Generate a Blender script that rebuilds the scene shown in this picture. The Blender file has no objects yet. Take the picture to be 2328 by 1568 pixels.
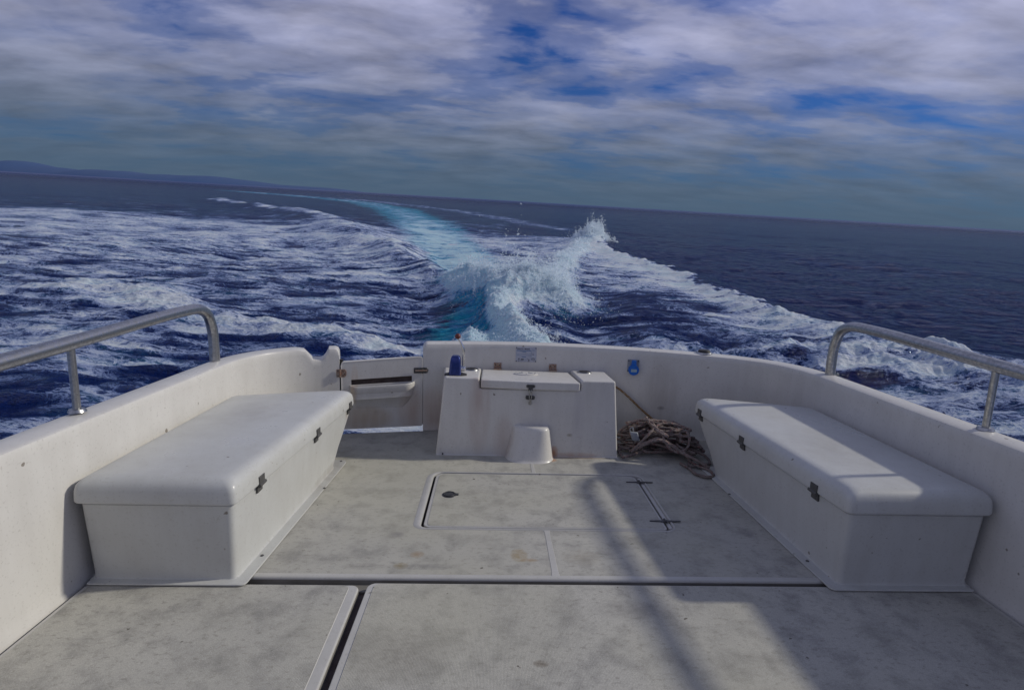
import bpy, bmesh, math, random
import numpy as np
from mathutils import Matrix, Vector
PI = math.pi
R = math.radians
random.seed(7)
rng = np.random.default_rng(11)
scene = bpy.context.scene
COL = scene.collection

# ---------------------------------------------------------------- camera, sky, sun, exposure
EYE = 2.1                                   # eye above the mean sea level
BOAT_EYE = 1.4                              # eye above the cockpit deck


def basis(yaw, pitch, roll):
    y, p, r = R(yaw), R(pitch), R(roll)
    rl = Vector((math.cos(y), -math.sin(y), 0))
    f = Vector((math.sin(y) * math.cos(p), math.cos(y) * math.cos(p), -math.sin(p)))
    ul = rl.cross(f)
    r_ = rl * math.cos(r) + ul * math.sin(r)
    return r_, r_.cross(f), f


SEA_B = basis(0, 14.97, 3.35)
BOAT_B = basis(2.2, 9.5, 1.8)
cam_d = bpy.data.cameras.new('camera')
cam = bpy.data.objects.new('camera', cam_d)
COL.objects.link(cam)
scene.camera = cam
cam_d.sensor_width = 36
cam_d.lens = 36 * 1221 / 2328
cam_d.clip_start = 0.05
cam_d.clip_end = 150000
r_, u_, f_ = SEA_B
cam.matrix_world = Matrix(((r_.x, u_.x, -f_.x, 0), (r_.y, u_.y, -f_.y, 0), (r_.z, u_.z, -f_.z, EYE), (0, 0, 0, 1)))
# the boat planes bow-up and heels a little: boat frame -> sea frame
Ms = Matrix((SEA_B[0], SEA_B[1], SEA_B[2]))
Mb = Matrix((BOAT_B[0], BOAT_B[1], BOAT_B[2]))
M3 = Ms.transposed() @ Mb
TB = Matrix.Translation((0, 0, EYE)) @ M3.to_4x4() @ Matrix.Translation((0, 0, -BOAT_EYE))

SUN_EL = 31
sd = Vector((-math.cos(R(SUN_EL)) * 0.994, -math.cos(R(SUN_EL)) * 0.105, -math.sin(R(SUN_EL))))
sd = (M3 @ sd).normalized()
sun_d = bpy.data.lights.new('sun', 'SUN')
sun_d.energy = 4.9
sun_d.angle = R(2.2)                        # sun behind thin cloud
sun_d.color = (1.0, 0.95, 0.83)
sun = bpy.data.objects.new('sun', sun_d)
COL.objects.link(sun)
sun.rotation_euler = sd.to_track_quat('-Z', 'Y').to_euler()

scene.view_settings.view_transform = 'Standard'
scene.view_settings.look = 'None'
scene.view_settings.exposure = -1.0
scene.view_settings.gamma = 1

W = bpy.data.worlds.new('World')
scene.world = W
W.use_nodes = True


class NT:
    """small helper for node trees"""
    def __init__(self, tree):
        self.t = tree
        tree.nodes.clear()

    def n(self, kind, **kw):
        nd = self.t.nodes.new(kind)
        for k, v in kw.items():
            if hasattr(nd, k):
                setattr(nd, k, v)
            else:
                self.set(nd.inputs[k.replace('_', ' ')], v)
        return nd

    def set(self, sock, v):
        if hasattr(v, 'links') or isinstance(v, bpy.types.NodeSocket):
            self.t.links.new(v, sock)
        elif isinstance(v, tuple) and len(v) == 3 and sock.type == 'RGBA':
            sock.default_value = (*v, 1)
        else:
            sock.default_value = v

    def math(self, op, a, b=0.0, c=None, clamp=False):
        nd = self.t.nodes.new('ShaderNodeMath')
        nd.operation = op
        nd.use_clamp = clamp
        self.set(nd.inputs[0], a)
        self.set(nd.inputs[1], b)
        if c is not None:
            self.set(nd.inputs[2], c)
        return nd.outputs[0]

    def mix(self, f, a, b, mode='MIX'):
        nd = self.t.nodes.new('ShaderNodeMix')
        nd.data_type = 'RGBA'
        nd.blend_type = mode
        self.set(nd.inputs[0], f)
        self.set(nd.inputs[6], a)
        self.set(nd.inputs[7], b)
        return nd.outputs[2]

    def ramp(self, fac, stops, interp='LINEAR'):
        nd = self.t.nodes.new('ShaderNodeValToRGB')
        nd.color_ramp.interpolation = interp
        el = nd.color_ramp.elements
        while len(el) < len(stops):
            el.new(0.5)
        for e, (p, c) in zip(el, stops):
            e.position = p
            e.color = (c, c, c, 1) if isinstance(c, (int, float)) else (*c, 1)
        self.set(nd.inputs[0], fac)
        return nd.outputs[0]

    def noise(self, vec, scale, detail=4, rough=0.5, dist=0.0, kind='FBM', lac=2.0):
        nd = self.t.nodes.new('ShaderNodeTexNoise')
        nd.noise_type = kind
        if kind != 'FBM':
            nd.normalize = False
        self.set(nd.inputs['Vector'], vec)
        nd.inputs['Scale'].default_value = scale
        nd.inputs['Detail'].default_value = detail
        nd.inputs['Roughness'].default_value = rough
        nd.inputs['Lacunarity'].default_value = lac
        nd.inputs['Distortion'].default_value = dist
        return nd.outputs[0]

    def mapping(self, vec, scale=(1, 1, 1), loc=(0, 0, 0), rot=(0, 0, 0)):
        nd = self.t.nodes.new('ShaderNodeMapping')
        self.set(nd.inputs[0], vec)
        nd.inputs['Scale'].default_value = scale
        nd.inputs['Location'].default_value = loc
        nd.inputs['Rotation'].default_value = rot
        return nd.outputs[0]


w = NT(W.node_tree)
sky = w.n('ShaderNodeTexSky')
sky.sky_type = 'NISHITA'
sky.sun_disc = False
sky.sun_elevation = R(SUN_EL)
sky.sun_rotation = math.atan2(-sd.x, -sd.y)
sky.air_density = 1.0
sky.dust_density = 0.6
sky.ozone_density = 2.5
tc = w.n('ShaderNodeTexCoord')
sep = w.n('ShaderNodeSeparateXYZ')
w.set(sep.inputs[0], tc.outputs['Generated'])
zc = w.math('MAXIMUM', sep.outputs[2], 0.0)
den = w.math('ADD', zc, 0.17)
cb = w.n('ShaderNodeCombineXYZ')
w.set(cb.inputs[0], w.math('DIVIDE', sep.outputs[0], den))
w.set(cb.inputs[1], w.math('DIVIDE', sep.outputs[1], den))
cv = cb.outputs[0]
big = w.noise(w.mapping(cv, (0.62, 0.85, 1), (3.1, 0.4, 0), (0, 0, R(-14))), 1.5, 5, 0.5, 0.25)
fine = w.noise(w.mapping(cv, (0.8, 1.3, 1), (1.3, 5.2, 0), (0, 0, R(-24))), 3.4, 6, 0.55, 0.25)
dens = w.math('ADD', w.math('MULTIPLY', big, 0.66), w.math('MULTIPLY', fine, 0.34))
cover = w.ramp(dens, [(0.35, 0.0), (0.43, 0.40), (0.50, 0.80), (0.59, 1.0)], 'EASE')
shade = w.noise(w.mapping(cv, (0.75, 1.15, 1), (7.3, 1.2, 0), (0, 0, R(-16))), 2.8, 6, 0.55, 0.2)
clear = w.mix(1.0, sky.outputs[0], (0.11, 0.31, 0.78), 'MULTIPLY')
cl_col = w.ramp(zc, [(0.0, (1.30, 1.90, 2.60)), (0.09, (2.6, 2.95, 4.0)), (0.19, (4.4, 4.6, 6.4)), (0.38, (5.9, 6.0, 8.3)), (0.60, (5.2, 5.5, 7.3)), (0.9, (3.2, 3.6, 5.2))])
cl_col = w.mix(1.0, cl_col, w.ramp(shade, [(0.30, 0.62), (0.70, 1.36)]), 'MULTIPLY')
skyc = w.mix(w.math('MULTIPLY', cover, 0.93), clear, cl_col)
hz = w.ramp(zc, [(0.0, 0.92), (0.05, 0.66), (0.14, 0.22), (0.28, 0.0)])
skyc = w.mix(hz, skyc, (0.98, 1.58, 2.45))
bgn = w.n('ShaderNodeBackground')
w.set(bgn.inputs[0], skyc)
bgn.inputs[1].default_value = 0.15
wo = w.n('ShaderNodeOutputWorld')
w.set(wo.inputs[0], bgn.outputs[0])


# ---------------------------------------------------------------- materials
def principled(nt, **kw):
    p = nt.n('ShaderNodeBsdfPrincipled')
    for k, v in kw.items():
        nt.set(p.inputs[k.replace('_', ' ')], v)
    return p


def new_mat(name):
    m = bpy.data.materials.new(name)
    m.use_nodes = True
    return m, NT(m.node_tree)


def out(nt, bs):
    o = nt.n('ShaderNodeOutputMaterial')
    nt.set(o.inputs[0], bs.outputs[0])


def bump(nt, h, strength, dist):
    b = nt.n('ShaderNodeBump')
    nt.set(b.inputs['Height'], h)
    b.inputs['Strength'].default_value = strength
    b.inputs['Distance'].default_value = dist
    return b.outputs[0]


def tint(nt, v, x, y, z, rx, ry, rz, soft=0.6):
    """soft blob mask at a place of the boat, 1 inside"""
    m = nt.mapping(v, (1 / rx, 1 / ry, 1 / rz), (-x / rx, -y / ry, -z / rz))
    ln = nt.n('ShaderNodeVectorMath', operation='LENGTH')
    nt.set(ln.inputs[0], m)
    return nt.ramp(ln.outputs['Value'], [(0.0, 1.0), (soft, 0.55), (1.0, 0.0)], 'EASE')


def gelcoat(name, base, dirt, stains=()):
    m, nt = new_mat(name)
    tcn = nt.n('ShaderNodeTexCoord')
    v = tcn.outputs['Object']
    a = nt.noise(v, 2.2, 5, 0.6)
    b = nt.noise(nt.mapping(v, (14, 14, 2.2)), 1.0, 5, 0.6)
    c = nt.noise(v, 90, 3, 0.6)
    f = nt.ramp(nt.math('ADD', nt.math('MULTIPLY', a, 0.6), nt.math('MULTIPLY', b, 0.4)), [(0.42, 0.0), (0.72, 1.0)])
    col = nt.mix(nt.math('MULTIPLY', f, 0.55), base, dirt)
    col = nt.mix(nt.ramp(c, [(0.30, 0.35), (0.42, 0.0)]), col, (0.30, 0.28, 0.25))
    spot = nt.noise(v, 26, 1, 0.5)
    col = nt.mix(nt.ramp(spot, [(0.765, 0.0), (0.80, 0.8)]), col, (0.16, 0.13, 0.10))
    for (x, y, z, rx, ry, rz, cc, s) in stains:
        k = nt.math('MULTIPLY', tint(nt, v, x, y, z, rx, ry, rz), nt.math('MULTIPLY', nt.ramp(b, [(0.3, 0.45), (0.6, 1.0)]), s))
        col = nt.mix(k, col, cc)
    p = principled(nt, Base_Color=col, Roughness=nt.ramp(a, [(0.3, 0.24), (0.7, 0.46)]), Normal=bump(nt, nt.math('ADD', a, nt.math('MULTIPLY', c, 0.05)), 0.25, 0.006))
    p.inputs['Specular IOR Level'].default_value = 0.4
    out(nt, p)
    return m


RUST = (0.42, 0.17, 0.05)
OCHRE = (0.42, 0.32, 0.19)
M = {}
M['gelcoat'] = gelcoat('gelcoat', (0.60, 0.585, 0.555), (0.42, 0.40, 0.37), (
    (-0.075, 3.62, 0.36, 0.09, 0.05, 0.42, (0.42, 0.33, 0.29), 0.75),
    (0.10, 3.6, 0.12, 0.10, 0.06, 0.22, (0.42, 0.33, 0.29), 0.6),  # darker reddish patch on the box face, left of the foot
    (0.62, 3.62, 0.25, 0.05, 0.05, 0.42, (0.40, 0.38, 0.40), 0.5),
    (0.46, 3.61, 0.03, 0.035, 0.07, 0.06, RUST, 0.9),
    (0.60, 3.62, 0.01, 0.22, 0.04, 0.03, (0.45, 0.25, 0.13), 0.6),
    (0.565, 3.62, 0.16, 0.025, 0.05, 0.016, (0.24, 0.22, 0.17), 1.0),
    (1.35, 4.1, 0.30, 0.20, 0.1, 0.35, (0.36, 0.33, 0.30), 0.6),
    (1.36, 4.1, 0.235, 0.035, 0.06, 0.02, (0.12, 0.11, 0.11), 0.7),
    (-0.45, 4.1, 0.12, 0.16, 0.2, 0.30, (0.40, 0.27, 0.20), 0.6)))
M['gate_gelcoat'] = gelcoat('gate_gelcoat', (0.60, 0.585, 0.555), (0.44, 0.41, 0.37), (
    (-0.95, 4.0, 0.11, 0.26, 0.2, 0.13, (0.40, 0.29, 0.17), 0.9),
    (-0.62, 4.1, 0.16, 0.12, 0.2, 0.24, (0.42, 0.30, 0.23), 0.7),
    (-1.04, 4.0, 0.40, 0.04, 0.1, 0.22, (0.42, 0.26, 0.14), 0.6)))
M['trim'] = gelcoat('deck_trim_gelcoat', (0.47, 0.46, 0.435), (0.33, 0.32, 0.29))
M['locker_gelcoat'] = gelcoat('locker_gelcoat', (0.50, 0.505, 0.49), (0.36, 0.35, 0.325), (
    (-0.98, 3.3, 0.02, 0.12, 0.5, 0.05, (0.30, 0.28, 0.25), 0.7), (-0.92, 3.5, 0.34, 0.10, 0.06, 0.08, (0.36, 0.30, 0.24), 0.6),
    (-1.35, 3.0, 0.47, 0.2, 0.3, 0.05, (0.34, 0.33, 0.31), 0.5), (1.75, 2.6, 0.47, 0.2, 0.4, 0.05, (0.34, 0.33, 0.31), 0.5)))


def nonskid():
    m, nt = new_mat('nonskid_deck')
    tcn = nt.n('ShaderNodeTexCoord')
    v = tcn.outputs['Object']
    big_ = nt.noise(v, 1.6, 4, 0.6)
    mid = nt.noise(v, 7.5, 6, 0.62)
    sml = nt.noise(nt.mapping(v, (1.0, 1.6, 1)), 34, 4, 0.6)
    grit = nt.noise(v, 330, 2, 0.7)
    col = nt.mix(nt.ramp(big_, [(0.35, 0.0), (0.68, 1.0)]), (0.50, 0.485, 0.435), (0.44, 0.427, 0.385))
    col = nt.mix(nt.ramp(mid, [(0.46, 0.0), (0.68, 0.85)]), col, (0.262, 0.255, 0.238))
    col = nt.mix(nt.ramp(sml, [(0.54, 0.0), (0.70, 0.55)]), col, (0.20, 0.19, 0.165))
    col = nt.mix(nt.ramp(grit, [(0.36, 0.35), (0.60, 0.0)]), col, (0.20, 0.195, 0.18))
    col = nt.mix(nt.ramp(grit, [(0.55, 0.0), (0.70, 0.35)]), col, (0.62, 0.61, 0.58))
    yel = nt.noise(nt.mapping(v, (1, 1, 1), (4.2, 1.7, 0)), 0.9, 2, 0.5)
    col = nt.mix(nt.ramp(yel, [(0.45, 0.0), (0.66, 0.35)]), col, (0.44, 0.42, 0.31))
    spot = nt.noise(nt.mapping(v, (1, 1, 1), (2, 9, 0)), 27, 2, 0.5)
    col = nt.mix(nt.ramp(spot, [(0.735, 0.0), (0.77, 0.9)]), col, (0.10, 0.085, 0.07))
    for (x, y, rx, ry, cc, s) in ((0.155, 2.34, 0.05, 0.07, (0.30, 0.22, 0.10), 0.8), (0.20, 2.30, 0.05, 0.02, (0.30, 0.20, 0.09), 0.8),
                                  (-0.325, 2.34, 0.04, 0.035, (0.31, 0.22, 0.13), 0.8), (-0.385, 2.245, 0.04, 0.03, (0.27, 0.21, 0.10), 0.9),
                                  (-0.27, 2.24, 0.16, 0.03, (0.22, 0.215, 0.20), 0.8), (-0.55, 2.24, 0.12, 0.03, (0.24, 0.23, 0.21), 0.7),
                                  (-0.45, 2.52, 0.04, 0.035, (0.22, 0.21, 0.20), 0.8), (0.45, 2.33, 0.12, 0.08, (0.33, 0.30, 0.24), 0.5),
                                  (-0.30, 1.70, 0.22, 0.16, (0.27, 0.255, 0.22), 0.7), (0.20, 1.66, 0.035, 0.02, (0.12, 0.09, 0.06), 0.9),
                                  (0.60, 1.95, 0.2, 0.07, (0.26, 0.25, 0.23), 0.6), (0.45, 3.55, 0.03, 0.04, (0.45, 0.18, 0.05), 0.9),
                                  (0.65, 3.60, 0.25, 0.03, (0.40, 0.26, 0.15), 0.6)):
        k = nt.math('MULTIPLY', tint(nt, v, x, y, 0, rx, ry, 0.2), nt.math('MULTIPLY', nt.ramp(sml, [(0.3, 0.35), (0.55, 1.0)]), s))
        col = nt.mix(k, col, cc)
    sp = nt.n('ShaderNodeSeparateXYZ')
    nt.set(sp.inputs[0], v)
    s1 = nt.math('SINE', nt.math('MULTIPLY', nt.math('ADD', sp.outputs[0], sp.outputs[1]), 2 * PI / 0.0095))
    s2 = nt.math('SINE', nt.math('MULTIPLY', nt.math('SUBTRACT', sp.outputs[0], sp.outputs[1]), 2 * PI / 0.0095))
    dia = nt.math('MULTIPLY', s1, s2)
    h = nt.math('ADD', nt.math('MULTIPLY', dia, 0.5), nt.math('MULTIPLY', grit, 1.5))
    col = nt.mix(nt.ramp(nt.math('ADD', nt.math('MULTIPLY', dia, 0.5), 0.5), [(0.15, 0.28), (0.55, 0.0)]), col, (0.20, 0.195, 0.18))
    p = principled(nt, Base_Color=col, Roughness=0.78, Normal=bump(nt, h, 0.55, 0.0012))
    p.inputs['Specular IOR Level'].default_value = 0.3
    out(nt, p)
    return m


M['nonskid'] = nonskid()


def simple(name, col, rough=0.5, metal=0.0, var=0.25, scale=40, spec=0.5, dark=None):
    m, nt = new_mat(name)
    v = nt.n('ShaderNodeTexCoord').outputs['Object']
    a = nt.noise(v, scale, 4, 0.6)
    d = dark if dark else tuple(c * (1 - var) for c in col)
    c = nt.mix(nt.ramp(a, [(0.35, 0.0), (0.7, 1.0)]), col, d)
    p = principled(nt, Base_Color=c, Roughness=nt.ramp(a, [(0.3, max(0.03, rough - 0.08)), (0.7, min(1, rough + 0.1))]), Metallic=metal)
    p.inputs['Specular IOR Level'].default_value = spec
    out(nt, p)
    return m


M['steel'] = simple('stainless_steel', (0.50, 0.50, 0.50), 0.32, 1.0, 0.4, 60)
M['chrome'] = simple('chrome', (0.72, 0.72, 0.74), 0.10, 1.0, 0.25, 70)
M['rusty'] = simple('rust_stained_steel', (0.36, 0.31, 0.27), 0.5, 0.55, 0.3, 70, dark=(0.26, 0.11, 0.05))
M['dark_metal'] = simple('tarnished_metal', (0.10, 0.10, 0.105), 0.42, 0.6, 0.4, 60)
M['black'] = simple('black_rubber', (0.025, 0.024, 0.024), 0.55)
M['channel'] = simple('shaded_channel', (0.21, 0.20, 0.185), 0.7, dark=(0.15, 0.14, 0.12), scale=9)  # darker gelcoat: shade of groove and panel sides put into the colour, some grime
M['gap'] = simple('gutter_grime_and_shade', (0.11, 0.085, 0.075), 0.8, dark=(0.06, 0.04, 0.035), scale=14)  # gutter grime; also the painted shade inside the gate slot
M['hinge_plastic'] = simple('dark_hinge_plastic', (0.075, 0.073, 0.07), 0.5)
M['blue_metal'] = simple('blue_lacquer', (0.035, 0.055, 0.22), 0.16, 0.55, 0.35, 45)
M['red_knob'] = simple('dark_red_plastic', (0.13, 0.022, 0.018), 0.4)
M['blue_plastic'] = simple('blue_plastic', (0.008, 0.13, 0.52), 0.35, 0.0, 0.2, 30)
M['grey_plastic'] = simple('grey_plastic', (0.27, 0.29, 0.32), 0.5)
M['label'] = simple('faded_label', (0.30, 0.42, 0.50), 0.5)
M['plate'] = simple('printed_plate', (0.42, 0.44, 0.52), 0.35, 0.25, 0.2, 25)
M['plate_blue'] = simple('print_blue', (0.10, 0.18, 0.33), 0.45)
M['ink'] = simple('print_ink', (0.03, 0.03, 0.045), 0.5)
M['hull'] = simple('hull_gelcoat', (0.62, 0.61, 0.58), 0.35, 0.0, 0.15, 3)


def rope_mat(name, base, fleck, dark):
    m, nt = new_mat(name)
    v = nt.n('ShaderNodeTexCoord').outputs['Object']
    a = nt.noise(v, 75, 2, 0.5)
    b = nt.noise(v, 110, 2, 0.5)
    c = nt.noise(v, 9, 3, 0.5)
    col = nt.mix(nt.ramp(c, [(0.35, 0.0), (0.7, 1.0)]), base, tuple(x * 0.62 for x in base))
    col = nt.mix(nt.ramp(a, [(0.58, 0.0), (0.64, 0.8)]), col, fleck)
    col = nt.mix(nt.ramp(b, [(0.61, 0.0), (0.66, 0.9)]), col, dark)
    p = principled(nt, Base_Color=col, Roughness=0.92, Normal=bump(nt, nt.noise(v, 420, 2, 0.6), 0.6, 0.002))
    p.inputs['Specular IOR Level'].default_value = 0.15
    out(nt, p)
    return m


M['rope'] = rope_mat('dirty_rope', (0.235, 0.195, 0.18), (0.19, 0.07, 0.07), (0.03, 0.025, 0.025))
M['line'] = rope_mat('brown_line', (0.30, 0.19, 0.10), (0.36, 0.32, 0.25), (0.12, 0.06, 0.03))


# ---------------------------------------------------------------- object helpers
BOAT_THINGS = []


def mesh_obj(name, bm_or_mesh, mats, smooth=True, sharp=38):
    if isinstance(bm_or_mesh, bmesh.types.BMesh):
        me = bpy.data.meshes.new(name)
        bmesh.ops.recalc_face_normals(bm_or_mesh, faces=bm_or_mesh.faces[:])
        bm_or_mesh.to_mesh(me)
        bm_or_mesh.free()
    else:
        me = bm_or_mesh
    for m in (mats if isinstance(mats, (list, tuple)) else [mats]):
        me.materials.append(m)
    if smooth:
        me.shade_smooth()
        me.set_sharp_from_angle(angle=R(sharp))
    o = bpy.data.objects.new(name, me)
    COL.objects.link(o)
    return o


def tag(o, label, cat=None, group=None, kind=None):
    if label: o['label'] = label
    if cat: o['category'] = cat
    if group: o['group'] = group
    if kind: o['kind'] = kind
    return o


def thing(name, label, cat, loc=(0, 0, 0), group=None, boat=True):
    o = bpy.data.objects.new(name, None)
    COL.objects.link(o)
    o.empty_display_size = 0.1
    o.location = loc
    tag(o, label, cat, group)
    if boat: BOAT_THINGS.append(o)
    return o


def part(name, bm, mats, parent, sharp=38):
    """bm is in the boat frame; the parent empty may sit elsewhere"""
    o = mesh_obj(name, bm, mats, True, sharp)
    o.parent = parent
    if len(o.data.polygons) < 4000:
        wn = o.modifiers.new('weighted', 'WEIGHTED_NORMAL')
        wn.keep_sharp = True
    p, off = parent, Vector((0, 0, 0))
    if p.type == 'EMPTY':
        o.location = -p.location
    return o


def bevel(bm, w_, seg=3, ang=30):
    es = [e for e in bm.edges if len(e.link_faces) == 2 and e.calc_face_angle(0) > R(ang)]
    if es and w_ > 0:
        bmesh.ops.bevel(bm, geom=es, offset=w_, segments=seg, affect='EDGES', profile=0.5, clamp_overlap=True)


def prism(poly, a0, a1, axis='z', bw=0.0, seg=3, fn=None):
    bm = bmesh.new()
    mk = {'z': lambda p, a: (p[0], p[1], a), 'y': lambda p, a: (p[0], a, p[1]), 'x': lambda p, a: (a, p[0], p[1])}[axis]
    lo = [bm.verts.new(mk(p, a0)) for p in poly]
    hi = [bm.verts.new(mk(p, a1)) for p in poly]
    n = len(poly)
    for i in range(n):
        bm.faces.new((lo[i], lo[(i + 1) % n], hi[(i + 1) % n], hi[i]))
    bm.faces.new(lo[::-1])
    bm.faces.new(hi)
    if fn:
        for v in bm.verts: v.co = Vector(fn(*v.co))
    bmesh.ops.recalc_face_normals(bm, faces=bm.faces[:])
    bevel(bm, bw, seg)
    return bm


def box(x0, x1, y0, y1, z0, z1, bw=0.0, seg=2, fn=None):
    return prism([(x0, y0), (x1, y0), (x1, y1), (x0, y1)], z0, z1, 'z', bw, seg, fn)


def merge(*bms):
    a = bms[0]
    for b in bms[1:]:
        me = bpy.data.meshes.new('t')
        b.to_mesh(me)
        b.free()
        a.from_mesh(me)
        bpy.data.meshes.remove(me)
    return a


def cyl(c, r1, r2, h, axis='z', n=28, bw=0.0):
    bm = bmesh.new()
    bmesh.ops.create_cone(bm, cap_ends=True, segments=n, radius1=r1, radius2=r2, depth=h)
    if bw: bevel(bm, bw, 2)
    if axis == 'y': bmesh.ops.rotate(bm, verts=bm.verts[:], matrix=Matrix.Rotation(PI / 2, 3, 'X'))
    if axis == 'x': bmesh.ops.rotate(bm, verts=bm.verts[:], matrix=Matrix.Rotation(PI / 2, 3, 'Y'))
    bmesh.ops.translate(bm, verts=bm.verts[:], vec=c)
    return bm


def ball(c, r, sx=1, sy=1, sz=1):
    bm = bmesh.new()
    bmesh.ops.create_uvsphere(bm, u_segments=24, v_segments=14, radius=r)
    bmesh.ops.scale(bm, verts=bm.verts[:], vec=(sx, sy, sz))
    bmesh.ops.translate(bm, verts=bm.verts[:], vec=c)
    return bm


def loft(rings, cap0=True, cap1=True, mat_of=None):
    bm = bmesh.new()
    vs = [[bm.verts.new(p) for p in rg] for rg in rings]
    n = len(rings[0])
    for k in range(len(vs) - 1):
        for i in range(n):
            f = bm.faces.new((vs[k][i], vs[k][(i + 1) % n], vs[k + 1][(i + 1) % n], vs[k + 1][i]))
            if mat_of: f.material_index = mat_of(k)
    if cap0: bm.faces.new(vs[0][::-1])
    if cap1:
        f = bm.faces.new(vs[-1])
        if mat_of: f.material_index = mat_of(len(vs) - 1)
    return bm


def tube(pts, r, n=10, lobes=0, pitch=0.06, caps=True):
    """tube along points; lobes > 0 gives laid-rope strands"""
    P = np.array(pts, float)
    T = np.gradient(P, axis=0)
    T /= np.linalg.norm(T, axis=1)[:, None] + 1e-9
    N = np.zeros_like(P)
    a = np.array([0.0, 0.0, 1.0])
    if abs(T[0] @ a) > 0.9: a = np.array([1.0, 0, 0])
    nv = a - T[0] * (a @ T[0])
    nv /= np.linalg.norm(nv)
    L = 0
    verts, faces = [], []
    rr = r if hasattr(r, '__len__') else [r] * len(P)
    for i in range(len(P)):
        nv = nv - T[i] * (nv @ T[i])
        nv /= np.linalg.norm(nv) + 1e-9
        b = np.cross(T[i], nv)
        if i: L += np.linalg.norm(P[i] - P[i - 1])
        for k in range(n):
            th = 2 * PI * k / n
            q = rr[i] * (1 + (0.2 * math.cos(lobes * (th - 2 * PI * L / pitch / max(lobes, 1))) if lobes else 0))
            verts.append(P[i] + nv * math.cos(th) * q + b * math.sin(th) * q)
    for i in range(len(P) - 1):
        for k in range(n):
            faces.append((i * n + k, i * n + (k + 1) % n, (i + 1) * n + (k + 1) % n, (i + 1) * n + k))
    if caps:
        faces.append(tuple(range(n))[::-1])
        faces.append(tuple((len(P) - 1) * n + k for k in range(n)))
    me = bpy.data.meshes.new('tube')
    me.from_pydata([tuple(v) for v in verts], [], faces)
    bm = bmesh.new()
    bm.from_mesh(me)
    bpy.data.meshes.remove(me)
    return bm


def spline(ctrl, per=12):
    """Catmull-Rom through control points"""
    C = [np.array(c, float) for c in ctrl]
    C = [2 * C[0] - C[1]] + C + [2 * C[-1] - C[-2]]
    o = []
    for i in range(1, len(C) - 2):
        for k in range(per):
            t = k / per
            a, b, c, d = C[i - 1], C[i], C[i + 1], C[i + 2]
            o.append(0.5 * (2 * b + (c - a) * t + (2 * a - 5 * b + 4 * c - d) * t * t + (3 * b - a - 3 * c + d) * t ** 3))
    o.append(C[-2])
    return o


def rrect(x0, x1, y0, y1, r, n=6):
    """rounded rectangle outline, r = radii (x0y0, x1y0, x1y1, x0y1)"""
    if not hasattr(r, '__len__'): r = (r,) * 4
    o = []
    for (cx, cy, a0, q) in ((x0, y0, PI, r[0]), (x1, y0, 1.5 * PI, r[1]), (x1, y1, 0, r[2]), (x0, y1, 0.5 * PI, r[3])):
        q = max(q, 0.0005)
        ox = cx + (q if cx == x0 else -q)
        oy = cy + (q if cy == y0 else -q)
        for k in range(n + 1):
            a = a0 + 0.5 * PI * k / n
            o.append((ox + q * math.cos(a), oy + q * math.sin(a)))
    return o


def rpoly(pts, rad, n=5):
    """convex polygon with rounded corners"""
    o = []
    m = len(pts)
    for i in range(m):
        p0, p1, p2 = (Vector(pts[(i - 1) % m]), Vector(pts[i]), Vector(pts[(i + 1) % m]))
        r = rad[i] if hasattr(rad, '__len__') else rad
        a = p1 + (p0 - p1).normalized() * r
        b = p1 + (p2 - p1).normalized() * r
        for k in range(n + 1):
            t = k / n
            o.append(tuple(a * (1 - t) ** 2 + p1 * 2 * t * (1 - t) + b * t * t))
    return o


# ---------------------------------------------------------------- the boat
CX0 = 0.25                                   # centreline


def arc(x):
    return 4.2 - 0.085 * (x - CX0) ** 2


boat = thing('boat', 'white fibreglass motor boat with worn grey cockpit deck, seen looking aft over its transom', 'boat', (0.25, 2.5, 0))

# plan path of the starboard and port bulwarks: transom arc, rounded corner, then forward
def plan_path(xa, side):
    pts = []
    xe = 1.78 if side > 0 else -1.28
    n = int(abs(xe - xa) / 0.006) + 2
    for k in range(n):
        x = xa + (xe - xa) * k / (n - 1)
        pts.append((x, arc(x)))
    wx = CX0 + side * 1.93
    c0 = Vector((xe, arc(xe)))
    sl = -0.17 * (xe - CX0)
    c1 = Vector((wx - side * 0.015, arc(xe) + sl * (wx - xe)))
    c2 = Vector((wx, 3.42))
    for k in range(1, 16):
        t = k / 15
        pts.append(tuple(c0 * (1 - t) ** 2 + c1 * 2 * t * (1 - t) + c2 * t * t))
    for k in range(1, 12):
        pts.append((wx + side * 0.03 * (k / 11), 3.42 - 4.9 * k / 11))
    return pts


def sweep_wall(pts, side, top_of, thick=0.15):
    """moulded bulwark: inner face, rounded cap, outer topside"""
    rings = []
    P = [Vector(p) for p in pts]
    for i, p in enumerate(P):
        t = (P[min(i + 1, len(P) - 1)] - P[max(i - 1, 0)]).normalized()
        nrm = Vector((-t.y, t.x)) * side       # outward
        z = top_of(i, p)
        sec = [(0.035, -0.06), (0.012, -0.002), (0.005, 0.02), (0.0, 0.07), (0.0, z - 0.05), (0.0, z - 0.022), (0.0065, z - 0.0065), (0.022, z),
               (thick * 0.5, z + 0.003), (thick - 0.025, z), (thick - 0.007, z - 0.007), (thick, z - 0.025), (thick + 0.03, z - 0.06), (thick + 0.02, z - 0.12),
               (thick + 0.0, -0.02), (thick - 0.10, -0.45)]
        sec[0] = (-0.02, -0.06)
        sec[1] = (-0.012, -0.002)
        sec[2] = (-0.003, 0.012)
        rings.append([(p.x + nrm.x * o, p.y + nrm.y * o, zz) for o, zz in sec])
    return loft(rings, True, True)


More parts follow.
